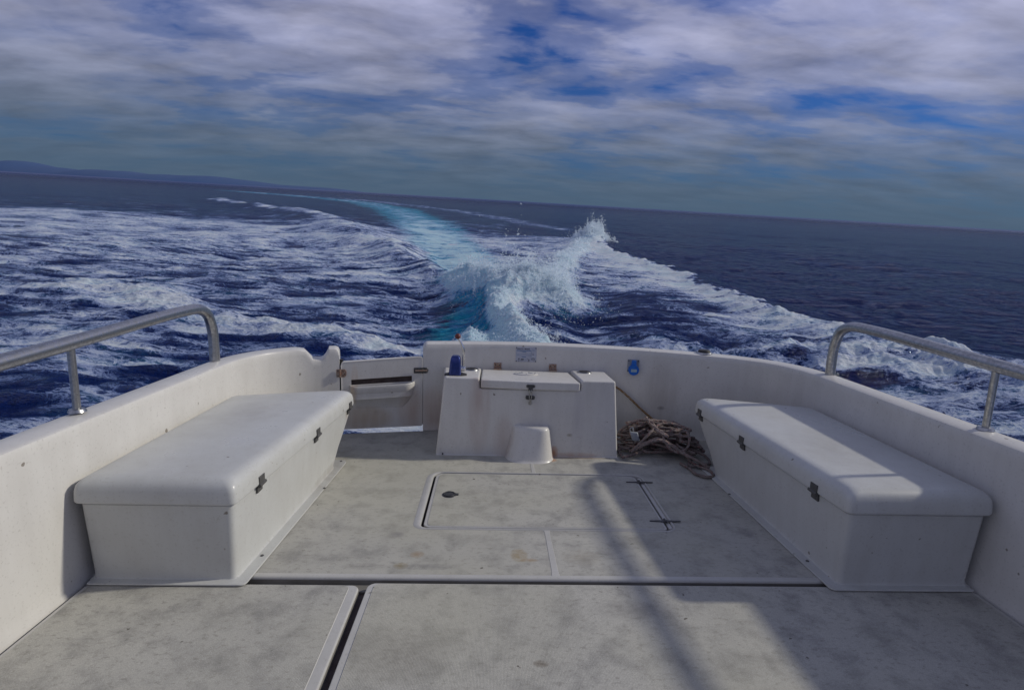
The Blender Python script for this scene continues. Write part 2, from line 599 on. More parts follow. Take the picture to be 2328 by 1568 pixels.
def top_main(i, p):
    x = p.x
    z = 0.704 - 0.0105 * (x - 0.2) ** 2 if x < 1.95 else 0.672
    if p.y < 3.4: z = 0.672 + 0.0 * (3.4 - p.y)
    d = x + 0.533
    if d < 0.04: z -= 0.04 - math.sqrt(max(0, 0.04 ** 2 - (0.04 - d) ** 2))
    return z


def top_port(i, p):
    z = 0.665
    if p.y > 3.9:
        d = -1.150 - p.x
        if d < 0.035: z -= 0.035 - math.sqrt(max(0, 0.035 ** 2 - (0.035 - d) ** 2))
        u = abs(p.x + 1.302) / 0.058         # fairlead notch
        if u < 1.35:
            z -= 0.085 * (1 - (u / 1.35) ** 2.6) if u < 1.35 else 0
    return z


hull = part('transom_and_starboard_side', sweep_wall(plan_path(-0.533, 1), 1, top_main), M['gelcoat'], boat)
hull.name = 'transom'
hp = part('bulwark', sweep_wall(plan_path(-1.150, -1), -1, top_port), M['gelcoat'], boat)
# hull below the deck edge at the gate, and the bottom
part('hull', prism([(x, arc(x) - 0.035) for x in np.linspace(-1.16, -0.5, 12)] + [(2.2, 3.9), (2.25, -1.4), (-1.75, -1.4), (-1.7, 3.75)], -0.62, -0.062, 'z'), M['hull'], boat)

# deck with an opening for the hatch
HX0, HX1, HY0, HY1 = -0.352, 0.992, 2.583, 3.300


def flat_with_hole(outer, inner, z, zt):
    bm = bmesh.new()
    loops = []
    for lp in (outer, inner):
        vs = [bm.verts.new((p[0], p[1], z)) for p in lp]
        es = [bm.edges.new((vs[i], vs[(i + 1) % len(vs)])) for i in range(len(vs))]
        loops.append((vs, es))
    bmesh.ops.triangle_fill(bm, use_beauty=True, use_dissolve=False, edges=loops[0][1] + loops[1][1])
    for f in bm.faces: f.material_index = 1
    for vs, es in loops:
        lo = [bm.verts.new((v.co.x, v.co.y, zt)) for v in vs]
        for i in range(len(vs)):
            bm.faces.new((vs[i], vs[(i + 1) % len(vs)], lo[(i + 1) % len(vs)], lo[i]))
    return bm


outer = [(-1.70, 2.176), (2.20, 2.176), (2.20, 3.45)]
outer += [(x, arc(x) + 0.02) for x in np.linspace(2.1, -0.5, 24)]
outer += [(x, arc(x) - 0.030) for x in np.linspace(-0.53, -1.14, 10)] + [(x, arc(x) + 0.02) for x in np.linspace(-1.16, -1.60, 8)] + [(-1.70, 3.45)]
hole = rrect(HX0, HX1, HY0, HY1, (0.045, 0.05, 0.07, 0.075))
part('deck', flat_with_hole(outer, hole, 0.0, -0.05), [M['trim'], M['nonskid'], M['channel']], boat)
# gutter floor under hatch, joint and panels
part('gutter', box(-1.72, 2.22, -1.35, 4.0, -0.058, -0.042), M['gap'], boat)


def rim(outline_in, outline_out, zi, zo, zm):
    n = len(outline_in)
    rg = []
    for t, z in ((0, zi - 0.02), (0, zi), (0.18, zm), (0.55, zm + 0.0005), (1.0, zo)):
        rg.append([(a[0] + (b[0] - a[0]) * t, a[1] + (b[1] - a[1]) * t, z) for a, b in zip(outline_in, outline_out)])
    return loft(rg, False, False)


# smooth moulded edge round the hatch opening
part('hatch_coaming', rim(rrect(HX0 + 0.006, HX1 - 0.004, HY0 + 0.002, HY1 - 0.003, (0.04, 0.045, 0.06, 0.065)),
                          rrect(HX0 - 0.034, HX1 + 0.010, HY0 - 0.009, HY1 + 0.012, (0.06, 0.06, 0.08, 0.09)), 0.001, 0.0005, 0.005), M['trim'], boat)


def plate(x0, x1, y0, y1, rad, z, th, bord, bw=0.006):
    """moulded panel: rolled smooth border (left, right, near, far), non-skid field"""
    bl, br, bn, bf = bord
    if not hasattr(rad, '__len__'): rad = (rad,) * 4
    def ring(i0, i1, i2, i3, zz, k):
        return [(p[0], p[1], zz) for p in rrect(x0 + i0, x1 - i1, y0 + i2, y1 - i3, tuple(max(0.002, q - k) for q in rad))]
    rg = [ring(0, 0, 0, 0, z - th, 0), ring(0, 0, 0, 0, z - bw, 0)]
    for a in (30, 60, 90):
        q = bw * (1 - math.cos(R(a)))
        rg.append(ring(q, q, q, q, z - bw + bw * math.sin(R(a)), q))
    rg.append(ring(bl, br, bn, bf, z, min(bord)))
    e = 0.0018
    rg.append(ring(bl + e, br + e, bn + e, bf + e, z + 0.0022, min(bord) + e))
    return loft(rg, True, True, lambda k: 1 if k >= len(rg) - 1 else (2 if k == 0 else 0))  # panel sides get the darker tone, joint shade put into the colour


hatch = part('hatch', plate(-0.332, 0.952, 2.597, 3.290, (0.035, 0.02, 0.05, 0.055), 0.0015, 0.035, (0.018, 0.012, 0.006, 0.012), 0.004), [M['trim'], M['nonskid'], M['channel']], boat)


part('hinge_ledge', box(0.9635, 0.9875, 2.615, 3.265, -0.03, -0.002, 0.006, 3), M['trim'], boat)


def strap_hinge(cx, cy):
    pl = [(-0.085, -0.004), (-0.02, -0.008), (0.0, -0.014), (0.02, -0.008), (0.085, -0.004), (0.085, 0.004), (0.02, 0.008), (0.0, 0.014), (-0.02, 0.008), (-0.085, 0.004)]
    a = prism([(cx + x, cy + y) for x, y in pl], 0.004, 0.0085, 'z', 0.001, 1)
    return merge(a, cyl((cx, cy, 0.009), 0.006, 0.006, 0.034, 'y', 12))


part('hinge', strap_hinge(0.958, 3.185), M['dark_metal'], hatch)
part('hinge', strap_hinge(1.008 - 0.045, 2.682), M['dark_metal'], hatch)
# flush lifting ring
fr = merge(cyl((-0.226, 2.972, 0.0045), 0.043, 0.041, 0.004, 'z', 32, 0.001), cyl((-0.226, 2.972, 0.0075), 0.030, 0.030, 0.003, 'z', 28),
           box(-0.192, -0.172, 2.962, 2.984, 0.003, 0.009, 0.001), tube([(-0.226 + 0.031 * math.cos(a), 2.972 + 0.031 * math.sin(a), 0.0095) for a in np.linspace(0, 2 * PI, 28)], 0.003, 6))
part('lifting_ring', fr, M['dark_metal'], hatch)
# smooth strips left between the non-skid fields
def strip(pts, z=0.0015):
    rg = []
    (x0, y0, w0), (x1, y1, w1) = pts
    return prism([(x0 - w0, y0), (x0 + w0, y0), (x0 + w0 * 0.8, y0 + 0.03), (x1 + w1 * 0.8, y1 - 0.03), (x1 + w1, y1), (x1 - w1, y1), (x1 - w1 * 0.8, y1 - 0.03), (x0 - w0 * 0.8, y0 + 0.03)], -0.002, z, 'z', 0.001, 1)


part('smooth_strip', strip(((0.311, 2.178, 0.019), (0.309, 2.574, 0.016))), M['trim'], boat)
part('smooth_strip', strip(((0.296, 3.309, 0.016), (0.294, 3.49, 0.013))), M['trim'], boat)
# lip along the forward edge of the deck
lip = loft([[(x, 2.152, -0.012), (x, 2.1525, -0.007), (x, 2.155, -0.002), (x, 2.160, 0.0012), (x, 2.170, 0.0022), (x, 2.179, 0.0012), (x, 2.183, -0.0008), (x, 2.183, -0.012)] for x in np.linspace(-1.69, 2.19, 40)])
part('deck_lip', lip, M['trim'], boat)
part('drain_channel', merge(box(-1.69, 2.19, 2.10, 2.152, -0.05, -0.033), box(-1.69, 2.19, 2.1515, 2.1665, -0.06, -0.0115)), M['channel'], boat)  # groove floor and upright face, their shade painted in
PZ = -0.004
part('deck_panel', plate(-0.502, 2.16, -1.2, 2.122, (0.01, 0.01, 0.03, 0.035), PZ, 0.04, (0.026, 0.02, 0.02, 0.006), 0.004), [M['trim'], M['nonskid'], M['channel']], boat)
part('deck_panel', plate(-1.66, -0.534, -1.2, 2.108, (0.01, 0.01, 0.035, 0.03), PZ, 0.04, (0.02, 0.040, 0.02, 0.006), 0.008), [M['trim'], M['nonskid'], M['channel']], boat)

# grab rails on both gunwales
for s in (1, -1):
    x = CX0 + s * 2.03
    r0 = part('grab_rail', tube(spline([(x, 3.46, 0.67), (x, 3.45, 0.88), (x, 3.36, 1.00), (x, 3.1, 1.02), (x, 2.2, 0.97), (x, 1.2, 0.92), (x, 0.4, 0.90), (x, 0.15, 0.88), (x, 0.08, 0.80), (x, 0.08, 0.67)], 8), 0.031, 16), M['steel'], boat)
    for yy, zt in ((2.3, 0.975), (1.2, 0.92)):
        part('stanchion', merge(tube([(x, yy, 0.67), (x, yy, zt)], 0.015, 10), cyl((x, yy, 0.682), 0.035, 0.03, 0.012, 'z', 20)), M['steel'], r0)

# hatch filler / cleat base on the transom top
rod = merge(cyl((1.672, arc(1.672) + 0.078, 0.688), 0.062, 0.058, 0.012, 'z', 28, 0.002), cyl((1.672, arc(1.672) + 0.078, 0.700), 0.046, 0.04, 0.016, 'z', 28, 0.002))
t = thing('rod_holder', 'dark round rod holder cap set in the top of the transom above the rope heap', 'rod holder', (1.672, arc(1.672) + 0.078, 0.68))
part('flange', cyl((1.672, arc(1.672) + 0.078, 0.689), 0.062, 0.058, 0.012, 'z', 28, 0.002), M['steel'], t)
part('cap', cyl((1.672, arc(1.672) + 0.078, 0.703), 0.048, 0.042, 0.018, 'z', 28, 0.003), M['black'], t)

# ---------------------------------------------------------------- transom gate
GA = math.atan2(arc(-0.55) - arc(-1.137), 0.587)
GO = Vector((-1.137, arc(-1.137) + 0.0, 0))
gate = thing('transom_gate', 'white hinged transom gate with a moulded slot pocket and ochre stains', 'gate', tuple(GO))
def G(bm):
    bmesh.ops.rotate(bm, verts=bm.verts[:], matrix=Matrix.Rotation(GA, 3, 'Z'))
    bmesh.ops.translate(bm, verts=bm.verts[:], vec=GO)
    return bm
# local: x along the gate 0..0.59, y outward
gpoly = [(-0.004, 0.030), (-0.004, 0.535), (0.003, 0.552), (0.018, 0.560), (0.30, 0.577), (0.596, 0.594), (0.608, 0.590), (0.611, 0.58), (0.611, 0.045), (0.607, 0.035)]
slot = [(0.070, 0.372), (0.070, 0.420), (0.528, 0.444), (0.528, 0.388)]
def gate_panel():
    """front face with the slot cut in, and a back face"""
    bm = bmesh.new()
    loops = []
    for lp in (gpoly, slot):
        vs = [bm.verts.new((p[0], 0.0, p[1])) for p in lp]
        es = [bm.edges.new((vs[i], vs[(i + 1) % len(vs)])) for i in range(len(vs))]
        loops.append((vs, es))
    bmesh.ops.triangle_fill(bm, use_beauty=True, use_dissolve=False, edges=loops[0][1] + loops[1][1])
    for j, (vs, es) in enumerate(loops):
        bk = [bm.verts.new((v.co.x, 0.045, v.co.z)) for v in vs]
        for i in range(len(vs)):
            bm.faces.new((vs[i], vs[(i + 1) % len(vs)], bk[(i + 1) % len(vs)], bk[i]))
        bm.faces.new(bk[::-1] if j == 0 else bk) if j == 1 else bm.faces.new(bk)
    # rolled edge along the front perimeter
    return bm
part('panel', G(gate_panel()), M['gate_gelcoat'], gate)
edge = tube([(p[0] + (0.004 if p[0] < 0.3 else -0.004), 0.004, p[1] - 0.003 * (1 if p[1] > 0.3 else -1)) for p in gpoly + [gpoly[0]]], 0.006, 8, caps=False)
part('rolled_edge', G(edge), M['gate_gelcoat'], gate)
# the moulded pocket below the slot
part('slot_shade', G(box(0.055, 0.545, 0.034, 0.040, 0.34, 0.46)), M['gap'], gate)  # dark plate added in place of the shade inside the slot
rings = []
for k in range(15):
    u = k / 14
    z = 0.192 + 0.182 * u
    pr = 0.0015 + 0.0685 * (math.sin(u * PI / 2) ** 1.5)
    x0, x1 = 0.055 + 0.035 * (1 - u) ** 2, 0.552 - 0.075 * (1 - u) ** 2
    lp = rpoly([(x0, 0.004), (x0 + 0.022, -pr), (x1 - 0.03, -pr), (x1, 0.004)], (0.001, min(0.035, pr * 0.6), min(0.05, pr * 0.7), 0.001), 6)
    sl = 0.020 * u                          # follows the rise of the slot
    rings.append([(p[0], p[1], z + sl * (p[0] - 0.07) / 0.46) for p in lp])
top = rings[-1]
cxm, cym = 0.30, -0.02
def inset(rg, d, dz):
    return [(cxm + (p[0] - cxm) * (1 - d / 0.25), min(0.003, cym + (p[1] - cym) * (1 - d / 0.06)), p[2] + dz) for p in rg]
rings += [inset(top, 0.004, 0.005), inset(top, 0.010, 0.004), inset(top, 0.013, -0.003), inset(top, 0.014, -0.10)]
part('pocket', G(loft(rings, False, True)), M['gate_gelcoat'], gate)


def butt_hinge(w1, w2, h, side=1):
    """two leaves and a knuckle, in x-z, facing -y, centred on the pin"""
    b1 = prism(rrect(-w1, -0.004, -h / 2, h / 2, 0.006), -0.006, -0.0015, 'y', 0.001, 1)
    b2 = prism(rpoly([(0.004, -h / 2), (w2 * 0.75, -h / 2), (w2, -h * 0.22), (w2, h * 0.22), (w2 * 0.75, h / 2), (0.004, h / 2)], 0.004), -0.006, -0.0015, 'y', 0.001, 1)
    kn = cyl((0, -0.008, 0), 0.0065, 0.0065, h, 'z', 12)
    scr = [cyl((x, -0.007, z), 0.0045, 0.004, 0.003, 'y', 10) for x, z in ((-w1 * 0.6, h * 0.3), (-w1 * 0.6, -h * 0.3), (w2 * 0.45, h * 0.28), (w2 * 0.72, -h * 0.1), (w2 * 0.45, -h * 0.3))]
    return merge(b1, b2, kn), scr


def place_gate(bm, x, z):
    bmesh.ops.translate(bm, verts=bm.verts[:], vec=(x, -0.004, z))
    return G(bm)


for z, lab in ((0.475, None), (0.265, None)):
    a, b = butt_hinge(0.028, 0.046, 0.062)
    h_ = part('hinge', place_gate(a, -0.008, z), M['rusty'], gate)
    for q_ in b: part('screw', place_gate(q_, -0.008, z), M['dark_metal'], h_)
la, lb = butt_hinge(0.066, 0.046, 0.044)
l_ = part('latch', place_gate(la, 0.608, 0.487), M['dark_metal'], gate)
l_['label'] = 'tarnished sliding bolt across the gate and the transom'
for q_ in lb: part('screw', place_gate(q_, 0.608, 0.487), M['black'], l_)
for q_, xx in ((0.0, -0.014), (0.0, 0.612)):
    part('gate_seal', G(box(xx - 0.012, xx + 0.022, 0.050, 0.066, 0.03, 0.57)), M['black'], boat)
part('bolt', place_gate(tube([(-0.055, -0.014, 0.0), (0.04, -0.014, 0.0)], 0.0055, 10), 0.608, 0.487), M['rusty'], l_)

# ---------------------------------------------------------------- transom box (bait station)
con = thing('transom_box', 'white moulded box against the transom with a hinged lid and a rounded foot', 'storage box', (0.28, 3.62, 0))
front = [(-0.340, -0.01), (0.905, -0.01), (0.905, 0.553), (0.633, 0.553), (0.628, 0.483), (-0.073, 0.483), (-0.080, 0.553), (-0.340, 0.553)]


def con_fn(x, y, z):
    k = (0.553 - z) / 0.553
    cx = 0.28
    # draft: wider towards the deck; top slopes down aft to the transom
    x2 = x + (-0.035 if x < -0.2 else (0.012 if x > 0.8 else 0)) * k * (1 if y < 3.9 else 0.6) - (0.018 * (1 - k) if False else 0)
    if x < -0.2: x2 += 0.022 * (1 - k) - (0.05 if y > 3.9 else 0) * (1 - 0.0 * k)
    if x > 0.8: x2 -= 0.034 * (1 - k) - (0.03 if y > 3.9 else 0)
    z2 = z + (0.0105 * max(0, (0.3 - x)) if z > 0.5 and y < 3.9 else 0)
    if y > 3.9 and z > 0.4: z2 = z - 0.045
    return (x2, y - 0.01 * k if y < 3.9 else y, z2)


part('body', prism(front, 3.625, 4.18, 'y', 0.014, 4, con_fn), M['gelcoat'], con)


def lid_fn(x, y, z):
    if x > 0.3 and y > 3.8: x -= 0.012
    return (x, y, z - (0.045 * (y - 3.62) / 0.55 if y > 3.7 else 0) - 0.010 * (x + 0.07) / 0.69)


lid = part('lid', prism([(-0.068, 3.608), (0.275, 3.600), (0.621, 3.608), (0.621, 4.135), (-0.068, 4.135)], 0.4895, 0.550, 'z', 0.010, 4, lid_fn), M['gelcoat'], con)
part('lid_gasket', box(-0.074, 0.627, 3.632, 4.15, 0.4825, 0.491, 0, 1, lambda x, y, z: (x, y, z - (0.045 * (y - 3.62) / 0.55 if y > 3.8 else 0) - 0.008 * (x > 0.3))), M['gap'], con)
# oval inspection plate with screws and finger marks
def slope(y, x=0.25):
    return 0.550 - 0.045 * (y - 3.62) / 0.55 - 0.010 * (x + 0.07) / 0.69
oc = (0.262, 3.945)
ov = loft([[(oc[0] + a * math.cos(t), oc[1] + b * math.sin(t), slope(oc[1] + b * math.sin(t)) + z) for t in np.linspace(0, 2 * PI, 40, endpoint=False)]
           for a, b, z in ((0.090, 0.066, -0.002), (0.089, 0.065, 0.006), (0.084, 0.060, 0.009), (0.070, 0.048, 0.009), (0.067, 0.045, 0.007))])
ovp = part('inspection_plate', ov, M['gelcoat'], con)
mk = []
for t in (20, 70, 110, 160, 215, 270, 325):
    mk.append(cyl((oc[0] + 0.077 * math.cos(R(t)), oc[1] + 0.054 * math.sin(R(t)), slope(oc[1] + 0.054 * math.sin(R(t))) + 0.0095), 0.0038, 0.0038, 0.003, 'z', 8))
for q_ in mk: part('screw', q_, M['dark_metal'], ovp)
grp = []
for dx in (-0.036, 0.036):
    grp.append(prism([(oc[0] + dx + 0.018 * math.cos(t), oc[1] + 0.010 + 0.012 * math.sin(t)) for t in np.linspace(0, 2 * PI, 16, endpoint=False)], slope(oc[1]) + 0.004, slope(oc[1]) + 0.0085))
for q_ in grp: part('finger_grip', q_, M['grey_plastic'], ovp)

# round filler caps on the box top, either side of the lid
for x, y in ((-0.150, 4.045), (0.722, 4.045)):
    z = 0.553 - 0.045 * (y - 3.62) / 0.555 + (0.003 if x < 0 else 0)
    fc = part('filler_cap', cyl((x, y, z + 0.003), 0.058, 0.054, 0.010, 'z', 32, 0.002), M['steel'], con)
    part('cap_face', merge(cyl((x, y, z + 0.0095), 0.042, 0.040, 0.004, 'z', 28, 0.001), box(x - 0.03, x + 0.03, y - 0.004, y + 0.004, z + 0.010, z + 0.015, 0.001)), M['dark_metal'], fc)

# lid hinges standing against the transom
for x in (0.052, 0.492):
    y = arc(x)
    hb = box(x - 0.030, x + 0.030, y - 0.007, y - 0.002, 0.507, 0.552, 0.002)
    hb = merge(hb, cyl((x, y - 0.010, 0.510), 0.006, 0.006, 0.060, 'x', 12), box(x - 0.030, x + 0.030, y - 0.055, y - 0.008, 0.5035, 0.5075, 0.001))
    h_ = part('lid_hinge', hb, M['rusty'], con)
    for q_ in (-0.016, 0.016): part('screw', cyl((x + q_, y - 0.008, 0.535), 0.005, 0.005, 0.003, 'y', 10), M['black'], h_)

# over-centre latch on the front
lx = 0.276
l1 = prism(rrect(lx - 0.030, lx + 0.030, 0.503, 0.524, 0.009), 3.592, 3.5985, 'y', 0.0012, 1)
latch = part('latch', merge(l1, box(lx - 0.015, lx + 0.015, 3.585, 3.597, 0.482, 0.513, 0.002)), M['dark_metal'], con)
part('keeper', merge(prism(rrect(lx - 0.032, lx + 0.032, 0.416, 0.443, 0.011), 3.604, 3.6135, 'y', 0.0015, 1), box(lx - 0.010, lx + 0.010, 3.588, 3.604, 0.418, 0.442, 0.002)), M['dark_metal'], latch)
part('hook', merge(tube([(lx - 0.008, 3.586, 0.490), (lx - 0.008, 3.583, 0.445), (lx - 0.006, 3.585, 0.425)], 0.0032, 8), tube([(lx + 0.008, 3.586, 0.490), (lx + 0.008, 3.583, 0.445), (lx + 0.006, 3.585, 0.425)], 0.0032, 8),
                   tube([(lx, 3.585, 0.425), (lx, 3.589, 0.398), (lx, 3.598, 0.388)], 0.006, 10), cyl((lx, 3.600, 0.391), 0.0125, 0.0125, 0.008, 'y', 18, 0.001), box(lx - 0.006, lx + 0.006, 3.580, 3.590, 0.46, 0.485, 0.002)), M['steel'], latch)

# rounded foot at the base of the box
rings = []
for z, hw, dep, sh in ((-0.004, 0.178, 0.152, 0.0), (0.006, 0.170, 0.142, 0.0), (0.02, 0.166, 0.137, 0.0), (0.10, 0.150, 0.126, 0.003), (0.185, 0.135, 0.120, 0.005), (0.207, 0.131, 0.117, 0.006), (0.220, 0.125, 0.110, 0.007), (0.228, 0.115, 0.098, 0.008), (0.2305, 0.100, 0.082, 0.008)):
    rg = []
    up = min(1.0, z / 0.23)
    for k in range(41):
        a = -1 + 2 * k / 40
        xx = math.copysign(1 - (1 - abs(a)) ** 1.5, a)
        full = (1 - abs(xx) ** 3.2) ** 0.55
        skew = 1 - up * 0.80 * (0.5 - 0.5 * xx) ** 1.0
        rg.append((0.286 + sh + hw * xx, 3.619 - dep * full * skew, z))
    rg.append((0.286 + sh + hw, 3.66, z))
    rg.append((0.286 + sh - hw, 3.66, z))
    rings.append(rg)
part('foot', loft(rings), M['gelcoat'], con)
part('drain_screw', cyl((-0.325, 3.606, 0.010), 0.006, 0.005, 0.006, 'y', 10), M['black'], con)
# fillet of sealant along the foot of the box
part('sealant', tube([(x, 3.613, 0.001) for x in np.linspace(-0.37, 0.915, 40)], 0.006, 8), M['gelcoat'], con)

# ---------------------------------------------------------------- engine control
ec = thing('engine_control', 'blue engine control with chrome lever and dark red knob on the white box', 'control lever', (-0.25, 3.72, 0.555))
zc_ = 0.5535
part('base_plate', loft([[(-0.250 + a * math.cos(t), 3.735 + b * math.sin(t), zc_ + z) for t in np.linspace(0, 2 * PI, 30, endpoint=False)] for a, b, z in ((0.080, 0.055, -0.012), (0.079, 0.054, 0.004), (0.062, 0.045, 0.008), (0.052, 0.040, 0.012))]), M['black'], ec)
rings = []
for z, x0, x1, d in ((0.004, -0.296, -0.210, 0.045), (0.03, -0.295, -0.211, 0.044), (0.09, -0.289, -0.213, 0.041), (0.118, -0.284, -0.216, 0.036), (0.132, -0.279, -0.221, 0.028), (0.138, -0.272, -0.228, 0.018)):
    rings.append([(p[0], p[1], zc_ + z) for p in rrect(x0, x1, 3.73 - d, 3.73 + d, min(0.018, d * 0.6))])
body = part('housing', loft(rings), M['blue_metal'], ec)
part('pivot', merge(cyl((-0.199, 3.725, 0.600), 0.021, 0.019, 0.030, 'x', 24, 0.004), ball((-0.186, 3.725, 0.600), 0.017, 0.5)), M['chrome'], ec)
lev = spline([(-0.193, 3.725, 0.612), (-0.196, 3.725, 0.665), (-0.194, 3.723, 0.715), (-0.199, 3.72, 0.745), (-0.215, 3.72, 0.785), (-0.231, 3.72, 0.815)], 6)
lever = part('lever', tube(lev, list(np.linspace(0.0105, 0.0075, len(lev))), 12), M['chrome'], ec)
part('knob', ball((-0.237, 3.72, 0.829), 0.0205), M['red_knob'], lever)

# ---------------------------------------------------------------- data plate, socket
pc = Vector((0.276, arc(0.276), 0.6225))
dp = thing('information_plate', 'small printed metal plate screwed to the transom above the box lid', 'plate', tuple(pc))
def P_(x, z): return (pc.x + x, pc.z + z)
y0 = pc.y - 0.001
part('backing', prism([P_(*p) for p in rrect(-0.083, 0.083, -0.060, 0.060, 0.004)], y0 - 0.002, y0 + 0.004, 'y', 0.0005, 1), M['plate'], dp)
def bar(x0, x1, z0, z1, dy=0.0026):
    return box(pc.x + x0, pc.x + x1, y0 - dy, y0 - 0.0018, pc.z + z0, pc.z + z1)
part('print_band', merge(bar(-0.076, 0.040, 0.028, 0.034), bar(-0.076, 0.040, -0.008, -0.0055), bar(0.041, 0.0425, -0.050, 0.030), bar(-0.030, 0.000, 0.018, 0.0225), bar(-0.034, 0.0, -0.022, -0.0165), bar(-0.076, 0.0, 0.0045, 0.0055), bar(0.004, 0.038, 0.0045, 0.0055), bar(0.046, 0.068, 0.033, 0.037)), M['plate_blue'], dp)
pr = [bar(-0.060, -0.053, -0.041, -0.030), bar(-0.058, -0.055, -0.048, -0.029), bar(-0.059, -0.054, -0.056, -0.050), bar(-0.040, -0.018, -0.043, -0.035), bar(0.018, 0.028, -0.045, -0.040), bar(0.012, 0.020, -0.038, -0.035), bar(0.016, 0.029, -0.056, -0.051)]
pr.append(merge(*[bar(-0.045 + 0.0, -0.020, -0.049, -0.0475)]))
pr.append(tube([(pc.x + 0.057 + 0.011 * math.cos(a), y0 - 0.0025, pc.z - 0.036 + 0.011 * math.sin(a)) for a in np.linspace(0, 2 * PI, 28)], 0.0012, 6))
pr += [bar(0.049, 0.065, -0.0385, -0.0365), bar(0.049, 0.065, -0.0345, -0.0335)]
for q_ in pr: part('symbol', q_, M['ink'], dp)


def text_mesh(body_, size, x, y, z, ext=0.0005, bold=0.0):
    cu = bpy.data.curves.new('t', 'FONT')
    cu.body = body_
    cu.size = size
    cu.extrude = ext
    cu.offset = bold
    cu.align_x = 'LEFT'
    ob = bpy.data.objects.new('t', cu)
    COL.objects.link(ob)
    dg = bpy.context.evaluated_depsgraph_get()
    me = bpy.data.meshes.new_from_object(ob.evaluated_get(dg))
    bpy.data.objects.remove(ob)
    bm = bmesh.new()
    bm.from_mesh(me)
    bmesh.ops.rotate(bm, verts=bm.verts[:], matrix=Matrix.Rotation(PI / 2, 3, 'X'))
    bmesh.ops.translate(bm, verts=bm.verts[:], vec=(x, y, z))
    return bm


part('lettering', text_mesh('GRETA  MARE', 0.0165, pc.x - 0.074, y0 - 0.0025, pc.z + 0.039, 0.0004, 0.0003), M['ink'], dp, 60)
part('lettering', text_mesh('CE', 0.011, pc.x + 0.049, y0 - 0.0025, pc.z - 0.003, 0.0004, 0.0002), M['ink'], dp, 60)
for x, z in ((-0.077, 0.054), (0.077, 0.052), (-0.077, -0.054), (0.077, -0.054)):
    part('screw', cyl((pc.x + x, y0 - 0.003, pc.z + z), 0.0045, 0.004, 0.003, 'y', 12), M['black'], dp)

sc_ = Vector((1.125, arc(1.125), 0.555))
so = thing('power_socket', 'bright blue capped shore power socket on a grey plate on the transom', 'socket', tuple(sc_))
SA = math.atan(-0.17 * (1.125 - CX0))
def S_(bm):
    bmesh.ops.rotate(bm, verts=bm.verts[:], matrix=Matrix.Rotation(SA, 3, 'Z'))
    bmesh.ops.translate(bm, verts=bm.verts[:], vec=sc_)
    return bm
pl_ = part('mounting_plate', S_(prism(rrect(-0.046, 0.044, -0.040, 0.060, 0.005), -0.006, 0.002, 'y', 0.001, 1)), M['grey_plastic'], so)
for x, z in ((-0.037, 0.050), (0.036, 0.050), (-0.037, -0.030), (0.036, -0.030)): part('screw', S_(cyl((x, -0.008, z), 0.005, 0.004, 0.004, 'y', 10)), M['black'], pl_)
cap = merge(cyl((0.002, -0.022, -0.018), 0.041, 0.038, 0.032, 'y', 32, 0.004), prism(rpoly([(-0.020, 0.0), (0.024, 0.0), (0.018, 0.058), (-0.014, 0.058)], 0.006), -0.034, -0.006, 'y', 0.003, 2),
            tube([(0.002 + 0.039 * math.cos(a), -0.038, -0.018 + 0.039 * math.sin(a)) for a in np.linspace(0, 2 * PI, 32)], 0.003, 6))
cp = part('cap', S_(cap), M['blue_plastic'], so)
part('cap_label', S_(box(-0.020, 0.026, -0.0395, -0.0375, -0.033, -0.010, 0.001)), M['label'], cp)

